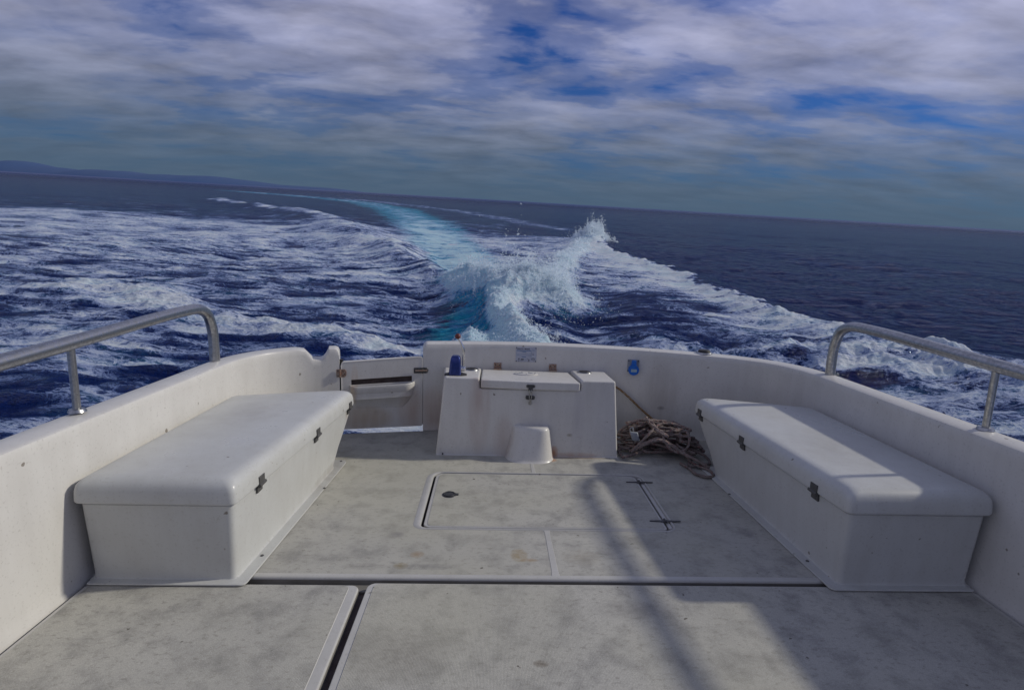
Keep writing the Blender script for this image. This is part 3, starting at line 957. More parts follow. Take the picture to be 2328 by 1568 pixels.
# ---------------------------------------------------------------- side lockers
def locker(side, label):
    def X(x): return CX0 + side * x             # x measured outward from the centreline
    def q(pts): return [(X(a), b) for a, b in pts]
    lk = thing('storage_locker', label, 'locker', (X(1.5), 2.7, 0), 'moulded lockers along the cockpit sides')
    IN_A, IN_F, OUT = 1.235, 1.31, 1.90
    bot = [(IN_A + 0.015, 3.335), (IN_F, 2.12), (OUT, 2.12), (OUT, 3.25)]
    top = [(IN_A - 0.045, 3.600), (IN_F - 0.02, 2.09), (OUT, 2.09), (OUT, 3.40)]
    rings = []
    def ringz(u, z, out_=0.0, rad=0.03):
        pts = []
        for (a, b), (c, d) in zip(bot, top):
            pts.append((a + (c - a) * u, b + (d - b) * u))
        c0 = Vector((sum(p[0] for p in pts) / 4, sum(p[1] for p in pts) / 4))
        pts = [tuple(Vector(p) + Vector((math.copysign(1, p[0] - c0.x), math.copysign(1, p[1] - c0.y))) * out_) for p in pts]
        return [(x, y, z) for x, y in q(rpoly(pts, (rad, 0.03, 0.03, 0.03), 7))]
    for u, z, o_, rr_ in ((0, 0.004, 0.014, 0.03), (0.0, 0.012, 0.004, 0.03), (0.03, 0.03, 0, 0.03), (0.3, 0.13, 0, 0.04), (0.6, 0.22, 0, 0.045), (0.85, 0.30, 0, 0.05), (1.0, 0.352, 0, 0.05), (1.0, 0.357, -0.004, 0.05)):
        rings.append(ringz(u, z, o_, rr_))
    body_ = part('body', loft(rings), M['locker_gelcoat'], lk)
    fl = rpoly([(IN_A - 0.040, 3.47), (IN_F - 0.055, 2.08), (OUT, 2.08), (OUT, 3.42)], (0.06, 0.03, 0.01, 0.05), 7)
    flange = part('flange', prism(q(fl), 0.002, 0.010, 'z', 0.003, 2), M['locker_gelcoat'], body_)
    for x, y in ((IN_A - 0.002, 3.44), (IN_A - 0.020, 3.02), (IN_F - 0.035, 2.30)): part('screw', cyl((X(x), y, 0.0115), 0.008, 0.007, 0.003, 'z', 12), M['dark_metal'], body_)
    rings = []
    for z, o_ in ((0.3615, 0.004), (0.3635, 0.014), (0.372, 0.018), (0.412, 0.016), (0.428, 0.011), (0.441, 0.002), (0.451, -0.010), (0.458, -0.026), (0.461, -0.050), (0.462, -0.10)):
        rings.append(ringz(1.0, z + (0.006 if z > 0.42 else 0), o_, 0.075))
    ld = part('lid', loft(rings), M['locker_gelcoat'], lk)
    for yh in (3.50, 2.95, 2.30):
        xi = IN_F - 0.02 + (IN_A - 0.045 - IN_F + 0.02) * (yh - 2.09) / 1.51 - 0.016
        b1 = box(X(xi - 0.0055), X(xi + 0.005), yh - 0.030, yh + 0.022, 0.366, 0.402, 0.001, 1) if side > 0 else box(X(xi + 0.005), X(xi - 0.0055), yh - 0.030, yh + 0.022, 0.366, 0.402, 0.001, 1)
        xb = xi + 0.010
        b2 = box(min(X(xb), X(xb + 0.012)), max(X(xb), X(xb + 0.012)), yh - 0.022, yh + 0.030, 0.322, 0.358, 0.001, 1)
        kn = cyl((X(xi - 0.002), yh, 0.361), 0.0085, 0.0085, 0.062, 'y', 12)
        part('hinge', merge(b1, b2, kn), M['hinge_plastic'], ld)
    return lk


locker(-1, 'pale seat locker beside the transom gate, its lid and inner side in sunlight')
locker(1, 'pale seat locker behind the rope heap, its near side in shade')

# ---------------------------------------------------------------- rope heap
def heap_h(x, y):
    u = (x - 1.235) / 0.37
    v = (y - (3.78 - 0.35 * (x - 1.2))) / 0.27
    return 0.235 * max(0.0, 1 - (abs(u) ** 2.4 + abs(v) ** 2.4)) ** 0.7


ctrl = []
rs = random.Random(5)
nloop = 42
ang = 0.0
for k in range(nloop):
    lay = k / nloop
    cx = 1.225 + rs.uniform(-0.27, 0.27) * (1 - 0.35 * lay)
    cy = 3.76 - 0.35 * (cx - 1.2) + rs.uniform(-0.17, 0.14) * (1 - 0.3 * lay)
    rad = rs.uniform(0.050, 0.125)
    el = rs.uniform(0.6, 1.05)
    tilt = rs.uniform(-1.1, 1.1)
    ph = rs.uniform(0, 2 * PI)
    dirn = rs.choice((1, 1, -1))
    for j in range(6):
        a = ph + dirn * j * 2 * PI * 0.86 / 6
        x = cx + rad * math.cos(a)
        y = cy + rad * el * math.sin(a)
        x = min(max(x, 0.945), 1.535)
        y = min(y, arc(x) - 0.05)
        h = heap_h(x, y)
        z = 0.012 + h * (0.12 + 0.85 * lay) + tilt * 0.10 * rad * math.sin(a + 1) + rs.uniform(-0.006, 0.012)
        ctrl.append((x, y, max(0.013, z)))
# a loose bight lying out on the deck by the starboard locker
ctrl = [(1.33, 3.50, 0.013), (1.36, 3.40, 0.013), (1.37, 3.31, 0.013), (1.43, 3.265, 0.013), (1.48, 3.30, 0.013), (1.47, 3.38, 0.02), (1.40, 3.47, 0.03)] + ctrl
rp = spline(ctrl, 9)
rope = mesh_obj('rope_heap', tube(rp, 0.0092, 9, 3, 0.06), M['rope'], True, 60)
tag(rope, 'tangled heap of dirty beige mooring rope in the corner of the deck', 'rope')
BOAT_THINGS.append(rope)
# thick hanks thrown over the top
ctrl2 = [(1.02, 3.66, 0.03), (1.06, 3.62, 0.09), (1.13, 3.60, 0.135), (1.20, 3.60, 0.15), (1.27, 3.56, 0.125), (1.34, 3.50, 0.09), (1.42, 3.45, 0.06), (1.48, 3.42, 0.03)]
bms = []
for dx, dy, dz in ((0, 0, 0), (0.008, -0.020, -0.004)):
    c3 = [(x + dx + rs.uniform(-.006, .006), y + dy + rs.uniform(-.006, .006), max(0.013, z + dz + rs.uniform(-.004, .004))) for x, y, z in ctrl2]
    bms.append(tube(spline(c3, 9), 0.0098, 9, 3, 0.06))
hank = mesh_obj('rope_hank', merge(*bms), M['rope'], True, 60)
tag(hank, 'reddish doubled length of rope lying across the front of the rope heap', 'rope')
BOAT_THINGS.append(hank)
ln = spline([(0.905, 4.10, 0.43), (1.01, 4.11, 0.385), (1.10, 4.10, 0.315), (1.20, 4.09, 0.225), (1.32, 4.05, 0.135), (1.42, 3.97, 0.115), (1.50, 3.86, 0.085), (1.53, 3.74, 0.05)], 10)
line = mesh_obj('mooring_line', tube(ln, 0.0085, 9, 3, 0.045), M['line'], True, 60)
tag(line, 'thin brown line running from behind the white box down into the rope heap', 'rope')
BOAT_THINGS.append(line)
g = merge(prism(rpoly([(1.005, 3.66), (1.055, 3.645), (1.065, 3.67), (1.01, 3.69)], 0.006), 0.115, 0.175, 'z', 0.004, 2, lambda x, y, z: (x + (0.175 - z) * 0.35, y, z)),
          tube(spline([(1.012, 3.675, 0.17), (1.008, 3.67, 0.20), (1.024, 3.665, 0.207), (1.030, 3.66, 0.185)], 6), 0.004, 8))
clip = mesh_obj('snap_hook', g, M['grey_plastic'])
tag(clip, 'small grey plastic snap hook resting on the end of the rope heap nearest the box', 'hook')
BOAT_THINGS.append(clip)

for o in BOAT_THINGS:
    o.matrix_world = TB @ Matrix.Translation(o.location)

# ---------------------------------------------------------------- sea
_perm = rng.permutation(256).astype(np.int32)
_perm = np.concatenate([_perm, _perm, _perm])
_ga = rng.uniform(0, 2 * PI, 256)
_gx, _gy = np.cos(_ga).astype(np.float32), np.sin(_ga).astype(np.float32)


def perlin(x, y):
    xi = np.floor(x).astype(np.int32)
    yi = np.floor(y).astype(np.int32)
    xf, yf = (x - xi).astype(np.float32), (y - yi).astype(np.float32)
    xi &= 255
    yi &= 255
    u = xf * xf * xf * (xf * (xf * 6 - 15) + 10)
    v = yf * yf * yf * (yf * (yf * 6 - 15) + 10)

    def gr(ix, iy, fx, fy):
        h = _perm[_perm[ix & 255] + (iy & 255)]
        return _gx[h] * fx + _gy[h] * fy
    a = gr(xi, yi, xf, yf)
    b = gr(xi + 1, yi, xf - 1, yf)
    c = gr(xi, yi + 1, xf, yf - 1)
    d = gr(xi + 1, yi + 1, xf - 1, yf - 1)
    return (a + (b - a) * u + ((c + (d - c) * u) - (a + (b - a) * u)) * v) * 1.5


def capsule(x, y, pts, widths, side=None):
    """max over segments of gaussian fall-off; pts = (x, y), widths = per point"""
    best = np.zeros_like(x)
    for i in range(len(pts) - 1):
        (x0, y0), (x1, y1) = pts[i], pts[i + 1]
        dx, dy = x1 - x0, y1 - y0
        t = np.clip(((x - x0) * dx + (y - y0) * dy) / (dx * dx + dy * dy), 0, 1)
        px, py = x0 + t * dx, y0 + t * dy
        wd = widths[i] + (widths[i + 1] - widths[i]) * t
        best = np.maximum(best, np.exp(-(((x - px) ** 2 + (y - py) ** 2) / (wd * wd))))
    return best


def signed_line(x, y, pts):
    """signed horizontal distance to a polyline x = f(y): positive to the right"""
    ys = np.array([p[1] for p in pts])
    xs = np.array([p[0] for p in pts])
    o = np.argsort(ys)
    return x - np.interp(y, ys[o], xs[o])


def sstep(a, b, v):
    t = np.clip((v - a) / (b - a), 0, 1)
    return t * t * (3 - 2 * t)


RIDGE = [(0.30, 5.2), (0.20, 6.2), (0.10, 7.0), (-0.08, 8.1), (-0.28, 9.2), (-0.25, 10.2)]
LUMP = [(-0.62, 5.6), (-0.56, 6.7), (-0.52, 7.3)]
MOUND = [(-1.30, 13.8), (-0.75, 12.1), (-0.10, 11.1), (0.42, 10.9), (0.85, 10.8)]
ARM = [(0.45, 11.6), (1.15, 15.6), (1.95, 20.6), (2.9, 25.5), (3.9, 30.0)]
PEAK = [(3.55, 28.6), (4.25, 31.0)]
REDGE = [(4.7, 33.5), (4.25, 27.0), (4.75, 21.0), (5.35, 18.7), (5.55, 16.5), (5.45, 14.4), (5.6, 11.0), (6.4, 8.2), (7.5, 5.0)]
TEAL = [(-0.55, 6.0), (-0.68, 9.0), (-0.85, 11.2), (-1.25, 14.0), (-2.0, 19.2), (-3.6, 26.4), (-7.6, 43.1), (-16.8, 74.8), (-31.2, 111.4), (-48.5, 138.0), (-95, 185)]
LCREST = [(-34, 62), (-23.5, 50.7), (-15.8, 40.5), (-12.6, 35.4), (-8.2, 26.8), (-5.6, 21.8), (-3.6, 17.3), (-2.5, 14.6)]
LNEAR = [(-8.0, 9.5), (-5.2, 8.2), (-3.9, 7.5), (-3.0, 7.25), (-2.3, 7.05), (-1.6, 6.8)]
RNEAR = [(2.6, 7.9), (3.6, 8.0), (5.0, 7.6), (7.0, 6.6), (9.0, 5.6)]


def sea_fields(x, y, dd):
    r = np.hypot(x, y)
    def oct_(wl, ox, oy, sx=1.0, sy=1.0, rot=0.0):
        c, s = math.cos(rot), math.sin(rot)
        xx, yy = x * c - y * s, x * s + y * c
        fade = np.clip(wl / (dd * 2.2) - 0.6, 0, 1)
        return perlin(xx / (wl * sx) + ox, yy / (wl * sy) + oy) * fade
    # warp
    wx = perlin(x / 3.1 + 3.3, y / 3.1 + 9.1) * 0.5
    wy = perlin(x / 2.7 + 17.3, y / 2.7 + 2.1) * 0.5
    xs, ys = x + wx * 0.45, y + wy * 0.45
    ambient = 0.13 * oct_(14, 1, 2, 1.6, 1, 0.3) + 0.16 * oct_(5.2, 4, 7, 1.5, 1, -0.2)
    rip = 0.105 * (0.5 - np.abs(oct_(2.3, 8, 1, 1.7, 1, 0.25))) + 0.075 * (0.5 - np.abs(oct_(1.05, 2, 8, 1.6, 1, -0.15)))
    rip += 0.042 * (0.5 - np.abs(oct_(0.48, 5, 3, 1.5, 1, 0.1))) + 0.008 * oct_(0.2, 12, 5, 1.4, 1) + 0.0028 * oct_(0.1, 2, 15, 1.4, 1)
    h = ambient + rip
    far = 1 - sstep(60, 400, r)
    # wake region masks
    redge = signed_line(x + 0.5 * wx, y, REDGE)
    in_right = 1 - sstep(-0.25, 0.12, redge + 0.35 * perlin(x / 0.7, y / 0.7) + 0.2 * perlin(x / .25, y / .25))
    in_right *= 1 - sstep(30, 37, y)
    lc = signed_line(x, y, LCREST)           # negative: outside (left) of the crest when seen from the boat
    ridge = capsule(xs, ys, RIDGE, [0.36, 0.34, 0.31, 0.29, 0.32, 0.45])
    lump = capsule(xs, ys, LUMP, [0.40, 0.38, 0.26])
    mound = capsule(xs, ys, MOUND, [0.75, 0.85, 1.0, 1.0, 0.75])
    arm = capsule(xs, ys, ARM, [0.75, 0.55, 0.60, 0.65, 0.6])
    peak = capsule(xs, ys, PEAK, [0.8, 0.75])
    teal = capsule(xs, ys, TEAL, [0.42, 0.5, 0.6, 0.95, 1.35, 1.9, 2.6, 3.6, 4.5, 6, 8])
    lcr = capsule(x + wx * .8, y + wy * .8, LCREST, [2.6, 2.2, 1.9, 1.7, 1.4, 1.15, 0.9, 0.6])
    lnear = capsule(x + wx, y + wy * .7, LNEAR, [0.9, 0.8, 0.55, 0.5, 0.42, 0.35])
    rnear = capsule(x + wx, y + wy * .7, RNEAR, [0.8, 1.0, 1.3, 1.3, 1.3])
    rcr = capsule(x + wx * .5, y + wy * .5, REDGE, [0.8, 0.8, 0.7, 0.62, 0.6, 0.6, 0.7, 0.8, 0.8])
    # billowing white water
    bil = 0.0
    for wl, am, ox in ((1.3, 0.5, 3), (0.6, 0.30, 9), (0.27, 0.17, 21), (0.12, 0.085, 33)):
        bil = bil + am * (1 - 2.2 * np.abs(perlin(xs / wl + ox, ys / wl - ox)) * np.clip(wl / (dd * 2.2) - 0.5, 0, 1))
    spike = np.clip(perlin(x / 0.16, y / 0.30), 0, 1) ** 2 * np.clip(0.2 / dd - .6, 0, 1)
    white = np.clip(1.15 * ridge + 1.0 * lump + 1.25 * mound + 1.1 * arm + 1.2 * peak, 0, 1.3)
    h += 0.36 * ridge * (1 - 0.6 * sstep(9.0, 10.6, y)) + 0.16 * lump + 0.32 * mound ** 1.2 + 0.14 * arm + 0.25 * peak ** 1.3
    h += np.clip(white, 0, 1) * (bil * 0.30 * (0.30 + mound * 0.70 + 0.35 * ridge + 0.3 * lump) + 0.06 * spike)
    h += 0.42 * lcr * (1 + 0.3 * perlin(x / 2, y / 2)) + 0.17 * rcr + (0.10 * lcr ** 2 + 0.12 * rcr ** 2 * in_right) * (bil - 0.5)
    h += 0.13 * lnear * (0.4 + bil * 0.9) + 0.17 * rnear * (0.4 + bil * 0.9)
    # hollow either side of the wash, wall of the teal trough
    h -= 0.16 * capsule(x, y, [(-1.5, 7), (-1.9, 12), (-3, 18)], [0.8, 0.9, 1.1]) + 0.20 * capsule(x, y, [(1.1, 6.5), (1.3, 9.2), (1.9, 12.5)], [0.55, 0.65, 0.8])
    # curved streak ridges dragged round the wash
    st = perlin(x / 1.5 + 4.4, (y + 0.10 * (x + 0.5) ** 2 * np.exp(-np.abs(x) / 3)) / 0.30 + 8.8) * np.clip(0.3 / (dd * 2) - .5, 0, 1)
    wake_l = (1 - sstep(-0.6, 1.8, x)) * sstep(-3.5, 1.0, lc + 3.0) * (1 - sstep(50, 120, y))
    left_all = (1 - sstep(-1.0, 0.2, x)) * (1 - sstep(26, 60, r))
    wk = np.clip(left_all + in_right, 0, 1)
    h += 0.050 * wk * (0.6 - np.abs(st) * 1.6) + wk * (0.06 * oct_(2.8, 31, 2, 1.6, 1) + 0.05 * (0.4 - np.abs(oct_(1.5, 3, 22, 1.5, 1, 0.3))))
    # foam density
    pat = perlin(x / 2.4 + 31, y / 1.8 + 5) * 0.34 + perlin(x / 0.95 + 3, y / 0.6 + 15) * 0.38 + perlin(x / 0.45 + 3, y / 0.26 + 15) * 0.34 * np.clip(0.3 / dd - .5, 0, 1)
    foam = 0.0 * x
    foam = np.maximum(foam, in_right * (0.345 + 0.32 * pat + 0.34 * sstep(-2.0, -0.2, redge) + 0.14 * sstep(8, 20, y)))
    foam -= 0.22 * in_right * capsule(x, y, [(1.6, 6.0), (2.3, 8.5), (2.7, 12)], [1.0, 0.9, 0.8])
    fl = (1 - sstep(-1.3, -0.3, x)) * (1 - sstep(20, 46, r + 0.0 * x)) * (0.235 + 0.38 * pat)
    fl += 0.15 * sstep(2.5, 5.5, -x) * (1 - sstep(18, 34, r)) * (1 - sstep(-1.3, -0.3, x))
    fl += (1 - sstep(-1.3, -0.3, x)) * sstep(20, 46, r) * (1 - sstep(60, 230, r)) * (0.20 + 0.38 * pat)
    foam = np.maximum(foam, fl * (1 - 0.0 * lc))
    mid = sstep(-0.5, 1.2, x) * (1 - sstep(-0.2, 3.5, x - 2.0 - (y - 16) * 0.05)) * sstep(13, 18, y) * (1 - sstep(35, 90, y))
    foam = np.maximum(foam, mid * (0.20 + 0.30 * pat))
    foam = np.maximum(foam, 0.72 * lcr ** 3 * (0.75 + 1.1 * pat))
    foam = np.maximum(foam, 0.86 * lnear * (0.80 + 0.6 * pat))
    foam = np.maximum(foam, 0.80 * rnear * (0.78 + 0.6 * pat))
    foam = np.maximum(foam, 0.86 * rcr * in_right ** 0.5 * (0.85 + 0.4 * pat))
    foam = np.maximum(foam, teal * (0.70 + 0.80 * pat) * sstep(11, 14, y) * (1 - 0.40 * sstep(25, 60, y)))
    foam = np.maximum(foam, 0.95 * capsule(x, y, [(-1.5, 4.7), (-0.4, 4.8)], [0.5, 0.5]) * (0.9 + 0.4 * pat))
    foam += 0.28 * np.clip(st, -0.5, 0.6) * wk + 0.9 * wk * np.clip(rip - 0.03, -0.03, 0.05) * 3
    # faint band marking the outer edge of the old wake
    band = capsule(x, y, [(-73, 170), (-44, 150), (-16, 100), (-5, 74), (1.5, 52), (3.4, 44)], [9, 9, 5, 4, 2.6, 1.8])
    foam = np.maximum(foam, 0.50 * band * (0.8 + 0.8 * pat))
    foam = np.maximum(foam, white * 1.15 + 0.10 * pat)
    tl = sstep(0.10, 0.74, teal * (0.95 + 0.6 * pat)) * (1 - 0.35 * sstep(60, 150, y))
    tl = np.maximum(tl, np.clip(1.3 * capsule(xs, ys, [(-0.45, 6.5), (-0.62, 8.4), (-0.75, 10.6), (-1.05, 12.6)], [0.50, 0.56, 0.58, 0.5]), 0, 1))
    tl = np.maximum(tl, 0.42 * np.clip(foam * 1.4 - 0.4, 0, 1) * wk)
    tl = np.maximum(tl, 0.75 * np.clip(mound + arm + ridge + lump, 0, 1))
    # keep the trough beside the ridge clear of foam so the teal shows
    clr = capsule(xs, ys, [(-0.72, 7.9), (-0.90, 9.4), (-1.08, 10.9)], [0.36, 0.46, 0.42])
    foam -= 0.85 * clr
    h += 0.0
    near = sstep(3.6, 6.2, r)
    h = h * (0.25 + 0.75 * near)
    h = h * far + (1 - far) * 0
    return h, np.clip(foam, 0, 1.25), np.clip(tl, 0, 1)


ths = np.concatenate([np.radians(np.arange(-57, 57.001, 0.078)), np.radians(np.arange(61, 303, 4.0))])
rs_ = [0.4, 1.2, 2.0, 2.6]
while rs_[-1] < 2500:
    rs_.append(rs_[-1] + max(0.018, min(rs_[-1] ** 2 / 3900, rs_[-1] * 0.2)))
while rs_[-1] < 90000:
    rs_.append(rs_[-1] * 1.35)
rr = np.array(rs_)
nr, nt_ = len(rr), len(ths)
drr = np.gradient(rr)
TH, RR = np.meshgrid(ths, rr)
X = (np.sin(TH) * RR).astype(np.float64)
Y = (np.cos(TH) * RR).astype(np.float64)
cell = np.maximum(np.minimum(drr, rr * 0.02)[:, None] * np.ones_like(TH), RR * 0.0014)
cell[:, np.abs(((ths + PI) % (2 * PI)) - PI) > R(58)] = 1.0
H_, F_, T_ = sea_fields(X, Y, cell)
# pull the crests into peaks
verts = np.empty((nr * nt_, 3), np.float32)
verts[:, 0] = X.ravel()
verts[:, 1] = Y.ravel()
verts[:, 2] = H_.ravel()
idx = np.arange(nr * nt_).reshape(nr, nt_)
a = idx[:-1, :]
b = idx[1:, :]
a2, b2 = np.roll(a, -1, 1), np.roll(b, -1, 1)
faces = np.stack([a, b, b2, a2], -1).reshape(-1, 4)
faces = faces[:, ::-1]
me = bpy.data.meshes.new('sea')
me.vertices.add(len(verts))
me.vertices.foreach_set('co', verts.ravel())
me.loops.add(faces.size)
me.loops.foreach_set('vertex_index', faces.ravel().astype(np.int32))
me.polygons.add(len(faces))
me.polygons.foreach_set('loop_start', (np.arange(len(faces)) * 4).astype(np.int32))
me.update(calc_edges=True)
me.shade_smooth()
for nm, arr in (('foam', F_), ('teal', T_)):
    at = me.attributes.new(nm, 'FLOAT', 'POINT')
    at.data.foreach_set('value', arr.ravel().astype(np.float32))


def sea_mat():
    m, nt = new_mat('sea_water')
    v = nt.n('ShaderNodeTexCoord').outputs['Object']
    fo = nt.n('ShaderNodeAttribute', attribute_name='foam').outputs['Fac']
    te = nt.n('ShaderNodeAttribute', attribute_name='teal').outputs['Fac']
    ln_ = nt.n('ShaderNodeVectorMath', operation='LENGTH')
    nt.set(ln_.inputs[0], v)
    dist = ln_.outputs['Value']
    dist_n = nt.math('DIVIDE', dist, 400.0, clamp=True)
    # lacy foam: fine wrinkled net broken up by the density field
    n1 = nt.noise(nt.mapping(v, (0.55, 1.15, 1)), 4.2, 9, 0.68, 0.7)
    n2 = nt.noise(nt.mapping(v, (0.5, 1.5, 1), (4, 2, 0)), 14.0, 6, 0.66, 0.6)
    n0 = nt.noise(nt.mapping(v, (0.6, 1.25, 1), (9, 3, 0)), 1.7, 9, 0.7, 0.8)
    lace0 = nt.math('SUBTRACT', 1.0, nt.math('MULTIPLY', nt.math('ABSOLUTE', nt.math('SUBTRACT', n0, 0.5)), 11.0), clamp=True)
    lace1 = nt.math('SUBTRACT', 1.0, nt.math('MULTIPLY', nt.math('ABSOLUTE', nt.math('SUBTRACT', n1, 0.5)), 10.0), clamp=True)
    lace2 = nt.math('SUBTRACT', 1.0, nt.math('MULTIPLY', nt.math('ABSOLUTE', nt.math('SUBTRACT', n2, 0.5)), 7.5), clamp=True)
    lace = nt.math('MAXIMUM', nt.math('MAXIMUM', lace1, lace0), nt.math('MULTIPLY', lace2, 0.80))
    lace = nt.math('ADD', nt.math('MULTIPLY', lace, 0.72), nt.math('MULTIPLY', n1, 0.34))
    k = nt.math('ADD', nt.math('MULTIPLY', fo, 1.25), nt.math('SUBTRACT', lace, 1.16))
    ff = nt.ramp(k, [(0.0, 0.0), (0.10, 0.40), (0.22, 0.85), (0.42, 1.0)])
    # aerated blue round the foam
    halo = nt.ramp(nt.math('ADD', k, 0.28), [(0.0, 0.0), (0.5, 1.0)])
    deep = (0.004, 0.017, 0.125)
    teal_c = nt.mix(nt.ramp(nt.math('ADD', nt.math('MULTIPLY', n0, 0.6), nt.math('MULTIPLY', n2, 0.4)), [(0.40, 0.0), (0.58, 1.0)]), (0.008, 0.34, 0.84), (0.05, 0.64, 0.82))
    te2 = nt.math('MULTIPLY', te, nt.ramp(nt.math('ADD', nt.math('MULTIPLY', te, 0.9), nt.math('SUBTRACT', nt.math('MULTIPLY', nt.math('SUBTRACT', n0, 0.5), 4.5), 0.16)), [(0.0, 0.0), (0.35, 1.0)]))
    wcol = nt.mix(nt.math('MULTIPLY', te2, nt.math('ADD', 0.30, nt.math('MULTIPLY', n0, 1.25)), clamp=True), deep, teal_c)
    wcol = nt.mix(nt.math('MULTIPLY', halo, 0.30), wcol, (0.022, 0.075, 0.22))
    hb = nt.math('ADD', nt.math('ADD', nt.math('MULTIPLY', nt.noise(nt.mapping(v, (0.7, 1, 1)), 4.2, 8, 0.66), 1.7),
                                nt.math('MULTIPLY', nt.noise(nt.mapping(v, (0.55, 1, 1)), 1.1, 8, 0.68), 7.0)), nt.math('MULTIPLY', ff, 0.12))
    bp = nt.n('ShaderNodeBump')
    nt.set(bp.inputs['Height'], hb)
    farf = nt.n('ShaderNodeMapRange', interpolation_type='SMOOTHSTEP')
    nt.set(farf.inputs['Value'], dist)
    farf.inputs['From Min'].default_value = 250
    farf.inputs['From Max'].default_value = 2200
    nt.set(bp.inputs['Strength'], nt.math('SUBTRACT', 1.0, nt.math('MULTIPLY', farf.outputs[0], 0.97)))
    nt.set(bp.inputs['Distance'], nt.math('ADD', 0.15, nt.math('MULTIPLY', dist_n, 1.8)))
    water = principled(nt, Base_Color=wcol, Roughness=nt.math('ADD', 0.10, nt.math('MULTIPLY', dist_n, 0.20)), IOR=1.333, Normal=bp.outputs[0])
    nt.set(water.inputs['Specular IOR Level'], nt.math('SUBTRACT', 0.42, nt.math('MULTIPLY', farf.outputs[0], 0.20)))
    water.inputs['Specular Tint'].default_value = (0.36, 0.60, 1.0, 1)
    fcol = nt.mix(nt.ramp(k, [(0.05, 0.0), (0.50, 1.0)]), (0.20, 0.33, 0.78), (0.93, 0.95, 0.98))
    fcol = nt.mix(nt.math('MULTIPLY', te2, 0.36), fcol, (0.16, 0.78, 0.95))
    fcol = nt.mix(nt.ramp(n2, [(0.30, 0.6), (0.52, 0.0)]), fcol, (0.30, 0.42, 0.66))
    fb = bump(nt, nt.math('ADD', n2, nt.math('MULTIPLY', nt.noise(v, 26, 5, 0.7), 0.6)), 0.9, 0.06)
    foam_s = principled(nt, Base_Color=fcol, Roughness=0.65, Normal=fb)
    foam_s.inputs['Specular IOR Level'].default_value = 0.35
    foam_s.inputs['Subsurface Weight'].default_value = 0.0
    tr = nt.n('ShaderNodeBsdfTranslucent')
    nt.set(tr.inputs[0], fcol)
    mt = nt.n('ShaderNodeMixShader', Fac=0.36)
    nt.set(mt.inputs[1], foam_s.outputs[0])
    nt.set(mt.inputs[2], tr.outputs[0])
    mx = nt.n('ShaderNodeMixShader')
    nt.set(mx.inputs[0], ff)
    nt.set(mx.inputs[1], water.outputs[0])
    nt.set(mx.inputs[2], mt.outputs[0])
    out(nt, mx)
    return m


M['sea'] = sea_mat()
me.materials.append(M['sea'])
sea = bpy.data.objects.new('sea', me)
COL.objects.link(sea)
tag(sea, 'dark blue sea with the turquoise and white wake of the boat', None, None, 'structure')

# ---------------------------------------------------------------- spray: droplets thrown off the wake
OCT_V = np.array([(1, 0, 0), (-1, 0, 0), (0, 1, 0), (0, -1, 0), (0, 0, 1), (0, 0, -1)], float)
OCT_F = np.array([(0, 2, 4), (2, 1, 4), (1, 3, 4), (3, 0, 4), (2, 0, 5), (1, 2, 5), (3, 1, 5), (0, 3, 5)])


def spray_mesh(P, S, stretch_dir):
    n = len(P)
    q = rng.normal(size=(n, 3, 3))
    u, _, vt = np.linalg.svd(q)
    rot = u @ vt
    sc = S[:, None] * np.stack([np.ones(n), rng.uniform(0.6, 1.1, n), rng.uniform(1.0, 2.6, n)], 1)
    V = OCT_V[None] * sc[:, None, :]
    V = np.einsum('nij,nkj->nki', rot, V) + P[:, None, :]
    F = OCT_F[None] + (np.arange(n) * 6)[:, None, None]
    m = bpy.data.meshes.new('spray')
    V = V.reshape(-1, 3).astype(np.float32)
    F = F.reshape(-1, 3).astype(np.int32)
    m.vertices.add(len(V))
    m.vertices.foreach_set('co', V.ravel())
    m.loops.add(F.size)
    m.loops.foreach_set('vertex_index', F.ravel())
    m.polygons.add(len(F))
    m.polygons.foreach_set('loop_start', (np.arange(len(F)) * 3).astype(np.int32))
    m.update(calc_edges=True)
    m.shade_smooth()
    return m


def height_at(x, y):
    h, _, _ = sea_fields(x, y, np.full_like(x, 0.03))
    return h


def jets(n_jets, per, src, vz, vxy, spread, size, lean=(0, 0), tmax=1.0):
    Ps, Ss = [], []
    for _ in range(n_jets):
        x0, y0 = src()
        v = np.array([rng.normal(lean[0], vxy), rng.normal(lean[1], vxy), abs(rng.normal(vz, vz * 0.35))])
        n = max(3, int(per * rng.uniform(0.4, 1.6)))
        tt = rng.uniform(0.02, 1, n) ** 0.8 * (2 * v[2] / 9.81) * tmax
        vv = v[None] * (1 + rng.normal(0, spread, (n, 3)))
        x = x0 + vv[:, 0] * tt + rng.normal(0, 0.02, n)
        y = y0 + vv[:, 1] * tt + rng.normal(0, 0.02, n)
        z = height_at(np.array([x0]), np.array([y0]))[0] - 0.04 + vv[:, 2] * tt - 4.9 * tt * tt
        keep = z > -0.1
        Ps.append(np.stack([x, y, z], 1)[keep])
        Ss.append((size * rng.lognormal(0, 0.5, n))[keep])
    return Ps, Ss


def along(pts, jit):
    def f():
        i = rng.integers(0, len(pts) - 1)
        t = rng.uniform()
        return (pts[i][0] + (pts[i + 1][0] - pts[i][0]) * t + rng.normal(0, jit), pts[i][1] + (pts[i + 1][1] - pts[i][1]) * t + rng.normal(0, jit))
    return f


